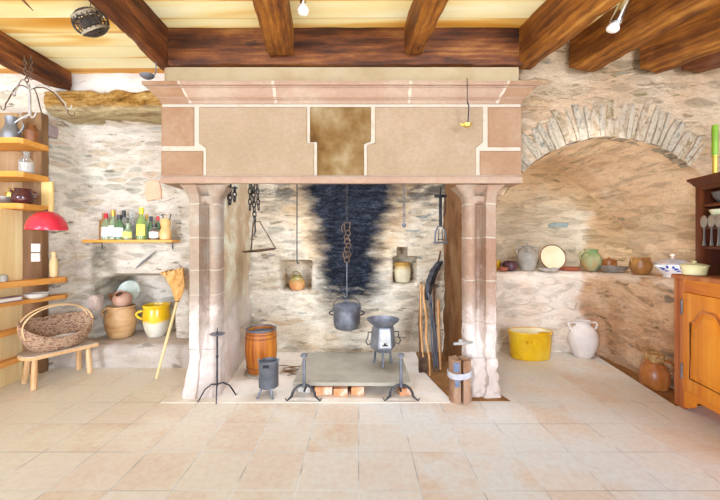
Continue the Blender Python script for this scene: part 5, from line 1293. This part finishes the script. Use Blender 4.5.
def petal(a, z, w, h, n=10):
    """a blue glaze brush stroke lying on the belly of the bowl"""
    P = [(a + w * math.cos(2 * PI * k / n) * (1 + .3 * math.cos(6 * PI * k / n)), z + h * math.sin(2 * PI * k / n)) for k in range(n)]
    rad = lambda zz: (.09 + (zz - .042) / .036 * .035 if zz < .078 else .125 + (zz - .078) / .037 * .011) + .0016
    c = bm.verts.new((rad(z) * math.cos(a), rad(z) * math.sin(a), z)); V = [bm.verts.new((rad(q) * math.cos(p), rad(q) * math.sin(p), q)) for p, q in P]
    for k in range(n): bm.faces.new((c, V[k], V[(k + 1) % n]))
for a0 in (-155, -112, -70, -30):
    for da, dz, w, h in ((-5, .0, .09, .008), (5, .016, .05, .012), (-11, .014, .05, .010), (2, -.014, .10, .005)):
        petal(math.radians(a0 + da * 1.5), .086 + dz * 1.25, w * 1.5, h * 1.4)
link('blue_flowers', bm, mottled('cobalt_blue_glaze', ['#1f3f94', '#2f55ad'], 20, .2, 0, .6, 0), t)

# ------------------------------------------------------------------ oak dresser
DA = math.atan2(-.98, -.196)
DT = 1.05
DR = thing('dresser', 'honey oak dresser with arched door panel and dark open plate rack', 'dresser', (2.555, 2.77, 0), DA)
W = 1.25; D = .5
bm = bm_(); prism(bm, [(-.008, -.02), (W + .02, -.02), (W + .02, D), (-.008, D)], DT - .032, DT - .006); prism(bm, [(-.012, -.012), (W + .012, -.012), (W + .012, D), (-.012, D)], DT - .006, DT); link('top', bm, 'oak_worn', DR)
bm = bm_(); box(bm, 0, .018, .02, D, .02, DT - .034); box(bm, W - .018, W, .02, D, .02, DT - .034); box(bm, 0, W, D - .02, D, .12, DT - .034); box(bm, 0.01, W - .01, .02, D, .12, .14); link('carcass', bm, 'oak', DR)
bm = bm_(); box(bm, 0, .105, -.004, .03, 0.0, DT - .034, .006); link('stile', bm, 'oak_worn', DR)
bm = bm_(); box(bm, .105, W - .1, 0, .026, DT - .13, DT - .034, .002); link('top_rail', bm, 'oak_x', DR)
bm = bm_(); box(bm, W - .1, W, -.004, .03, 0, DT - .034, .006); link('stile', bm, 'oak', DR)
ap = [(.105, .17), (.105, .02)] + [(.105 + .10 * math.sin(PI / 2 * i / 6), .02 + .075 * (1 - math.cos(PI / 2 * i / 6))) for i in range(1, 7)] + [(.26, .115), (.40, .122), (.62, .10), (.84, .122), (.98, .115), (1.05, .08), (W - .1, .02), (W - .1, .17)]
bm = bm_(); plate(bm, ap, 0, .024); link('apron', bm, 'oak_x', DR)
def door(x0, x1, z0, z1):
    d = link('door', (lambda b: (box(b, x0, x1, -.012, .014, z0, z1, .004), b)[1])(bm_()), 'oak', DR)
    fx0, fx1 = x0 + .085, x1 - .085; fz0, fz1 = z0 + .10, z1 - .22; cx = (fx0 + fx1) / 2
    def outline(e):
        P = [(fx0 + e, fz0 + e), (fx1 - e, fz0 + e), (fx1 - e, fz1 - e * .7)]
        for i in range(1, 20):
            q = i / 20; x = fx1 - e + (fx0 - fx1 + 2 * e) * q; h = abs(q - .5) * 2
            s = sstep(1.0, .35, h) if False else (1 - sstep(.25, .92, h))
            P.append((x, fz1 - e * .8 + .105 * s))
        P.append((fx0 + e, fz1 - e * .7)); return P
    b = bm_(); tube(b, [Vector((x, -.016, z)) for x, z in outline(0)], .008, 6, closed=True); link('moulding', b, 'oak_worn', d)
    b = bm_(); loft(b, [[(x, -.011, z) for x, z in outline(.004)], [(x, -.013, z) for x, z in outline(.03)], [(x, -.024, z) for x, z in outline(.055)], [(x, -.025, z) for x, z in outline(.06)]]); link('panel', b, 'oak', d)
    return d
dd = door(.108, .62, .17, DT - .132)
for z in (.30, .80):
    b = bm_(); tube(b, [(.106, -.016, z - .045), (.106, -.016, z + .045)], .008, 8); ball(b, (.106, -.016, z + .05), .009, seg=8); ball(b, (.106, -.016, z - .05), .009, seg=8); link('hinge', b, 'iron_grey', dd)
door(.63, 1.145, .17, DT - .132)
# plate rack
HT = 1.757; y0 = .13
bm = bm_(); box(bm, .02, .075, y0, y0 + .03, DT, HT, .004); link('upright', bm, 'dark_oak', DR)
bm = bm_(); box(bm, .02, .04, y0 + .03, .42, DT, HT, .002); link('rack_side', bm, 'dark_oak', DR)
bm = bm_(); box(bm, W - .06, W - .02, y0, .42, DT, HT, .002); link('rack_side', bm, 'dark_oak', DR)
bm = bm_(); box(bm, .04, W - .04, .40, .42, DT, HT); link('back_board', bm, 'dark_oak_x', DR)
bm = bm_(); box(bm, .075, W - .06, y0, y0 + .025, HT - .045, HT, .002); link('frieze', bm, 'dark_oak_x', DR)
bm = bm_(); R = []
for d, z in ((.0, HT - .01), (.008, HT), (.014, HT + .012), (.03, HT + .035), (.036, HT + .04), (.036, HT + .055), (.0, HT + .057)):
    R.append([(.02 - d, .43, z), (.02 - d, y0 - d, z), (W - .02 + d, y0 - d, z), (W - .02 + d, .43, z)])
loft(bm, R); link('cornice', bm, 'dark_oak_x', DR, ang=25)
for z in (1.60, 1.275):
    bm = bm_(); box(bm, .042, W - .062, y0 + .012, .398, z - .022, z, .002); link('shelf', bm, 'dark_oak_x', DR)
bm = bm_(); box(bm, .076, W - .062, y0 + .002, y0 + .022, 1.405, 1.445, .002); link('spoon_rail', bm, 'dark_oak_x', DR)
bm = bm_(); box(bm, .042, W - .062, y0 + .024, .398, 1.415, 1.437, .002); link('shelf', bm, 'dark_oak_x', DR)
DM = Matrix.Translation((2.555, 2.77, 0)) @ Matrix.Rotation(DA, 4, 'Z')
def DP(x, y, z): return tuple(DM @ Vector((x, y, z)))
for k, (x, lb) in enumerate(((.125, 'pewter spoon hanging on the dresser rail, nearest the upright'), (.195, 'pewter spoon hanging on the dresser rail, right of the first'), (.26, 'pewter spoon at the right picture edge on the dresser rail'))):
    o = thing('spoon', lb, 'spoon', DP(x, y0 - .006, 1.31), DA, 'pewter spoons on the dresser rail')
    bm = bm_(); ball(bm, (0, -.006, .155), .036, .95, .3, 1.35, 14); link('bowl', bm, 'spoon', o)
    bm = bm_(); tube(bm, [(0, -.004, .115), (0, -.004, .06), (0, -.004, .0), (0, -.004, -.03)], [.006, .006, .009, .013], 7, flat=(1, .5)); link('handle', bm, 'spoon', o)
o = thing('bowl', 'cream and green patterned bowl behind the spoons on the middle rack shelf', 'bowl', DP(.185, .235, 1.4375), DA)
bm = pot('', '', '', [(.045, 0), (.05, .01), (.075, .04), (.095, .085), (.105, .115)], 0, 0); link('body', bm, 'plate_cream', o)
bm = pot('', '', '', [(.04, 0), (.06, .012), (.085, .05), (.095, .085)], 0, 0); tag(link('bowl', bm, 'dark_bowl', None, DP(.18, .24, 1.6005)), 'dark grey bowl on the top shelf of the dresser rack', 'bowl')
t = thing('casserole', 'pale yellow lidded casserole on the dresser worktop corner', 'casserole', DP(.125, .055, DT + .0015), DA)
bm = pot('', '', '', [(.06, 0), (.07, .006), (.076, .046), (.082, .068), (.088, .073)], 0, 0); link('body', bm, 'cream_dish', t)
bm = bm_(); lathe(bm, [(.088, .074), (.088, .079), (.055, .090), (.02, .094), (.011, .100), (.015, .109), (.004, .113)]); link('lid', bm, 'cream_dish', t)
for s in (-1, 1):
    bm = bm_(); handle(bm, (s * .082, -.022, .067), (s * .082, .022, .067), (s * .022, 0, 0), .006, 8); link('handle', bm, 'cream_dish', t)
t = thing('candlestick', 'tall lime green candle on a gold stem atop the dresser', 'candle', DP(.175, .155, HT + .0572), DA)
bm = bm_(); lathe(bm, [(.026, 0), (.028, .006), (.016, .012), (.015, .13), (.02, .135), (.02, .145)], seg=16); link('holder', bm, 'gold', t)
bm = bm_(); lathe(bm, [(.018, .145), (.019, .15), (.019, .36), (.017, .373), (.004, .376)], seg=16); link('candle', bm, 'candle', t)

# ------------------------------------------------------------------ camera, light
cam = bpy.data.cameras.new('camera'); co = bpy.data.objects.new('camera', cam); COL.objects.link(co)
cam.sensor_width = 36; cam.sensor_fit = 'HORIZONTAL'; cam.lens = 36 * FPX / 720
cam.shift_y = -(250 - HV) / 720
cam.clip_start = .05
co.location = (0, 0, CAMZ); co.rotation_euler = (PI / 2, 0, 0)
SC.camera = co
def area(name, loc, target, sx, sy, energy, col=(1, 1, 1)):
    l = bpy.data.lights.new(name, 'AREA'); l.shape = 'RECTANGLE'; l.size = sx; l.size_y = sy; l.energy = energy; l.color = col
    o = bpy.data.objects.new(name, l); COL.objects.link(o); o.location = loc
    o.rotation_euler = (Vector(target) - Vector(loc)).to_track_quat('-Z', 'Y').to_euler(); return o
area('window_light_left', (-4.1, -5.0, 1.5), (1.0, 3.8, .8), 1.8, 1.9, 420, (.85, .95, 1.17))
area('window_light_right', (4.1, -5.0, 1.5), (-2.0, 3.8, .6), 1.8, 1.9, 440, (.85, .95, 1.17))
area('high_area_light', (-2.2, -4.0, 3.0), (-2.5, 3.6, .3), .8, .6, 80, (.85, .95, 1.17))  # added fill to brighten the left bench and pots, no known window
area('high_area_light', (2.2, -4.0, 3.2), (1.0, 3.8, .6), .8, .6, 90, (.85, .95, 1.17))
area('hearth_fill', (-.15, 3.5, 2.98), (-.15, 3.6, 0), 1.9, .7, 45, (.85, .95, 1.17))  # unseen fill lamp added over the hearth, no open flue above
pl = bpy.data.lights.new('spot_lamp', 'SPOT'); pl.energy = 85; pl.spot_size = math.radians(48); pl.spot_blend = .7; pl.shadow_soft_size = .12; pl.color = (.95, .97, 1.05)
po = bpy.data.objects.new('spot_lamp', pl); COL.objects.link(po); po.location = (1.68, 2.24, 2.64)
po.rotation_euler = (Vector((2.72, 4.0, .6)) - Vector(po.location)).to_track_quat('-Z', 'Y').to_euler()
sl = bpy.data.lights.new('bounce_sun', 'SUN'); sl.energy = 9.0; sl.angle = .02; sl.color = (.90, .96, 1.12)  # added to light unseen floor so it bounces up to the ceiling
so = bpy.data.objects.new('bounce_sun', sl); COL.objects.link(so); so.location = (0, -3, 8)
so.rotation_euler = (math.radians(12), 0, 0)
w = bpy.data.worlds.new('daylight'); SC.world = w; w.use_nodes = True
bg = w.node_tree.nodes['Background']; bg.inputs[0].default_value = (.84, .94, 1.19, 1); bg.inputs[1].default_value = .30
SC.view_settings.view_transform = 'Standard'; SC.view_settings.look = 'None'
SC.view_settings.exposure = 0.2; SC.view_settings.gamma = 1; SC.view_settings.use_curve_mapping = False
SC.cycles.max_bounces = 10; SC.cycles.diffuse_bounces = 6; SC.cycles.use_denoising = True
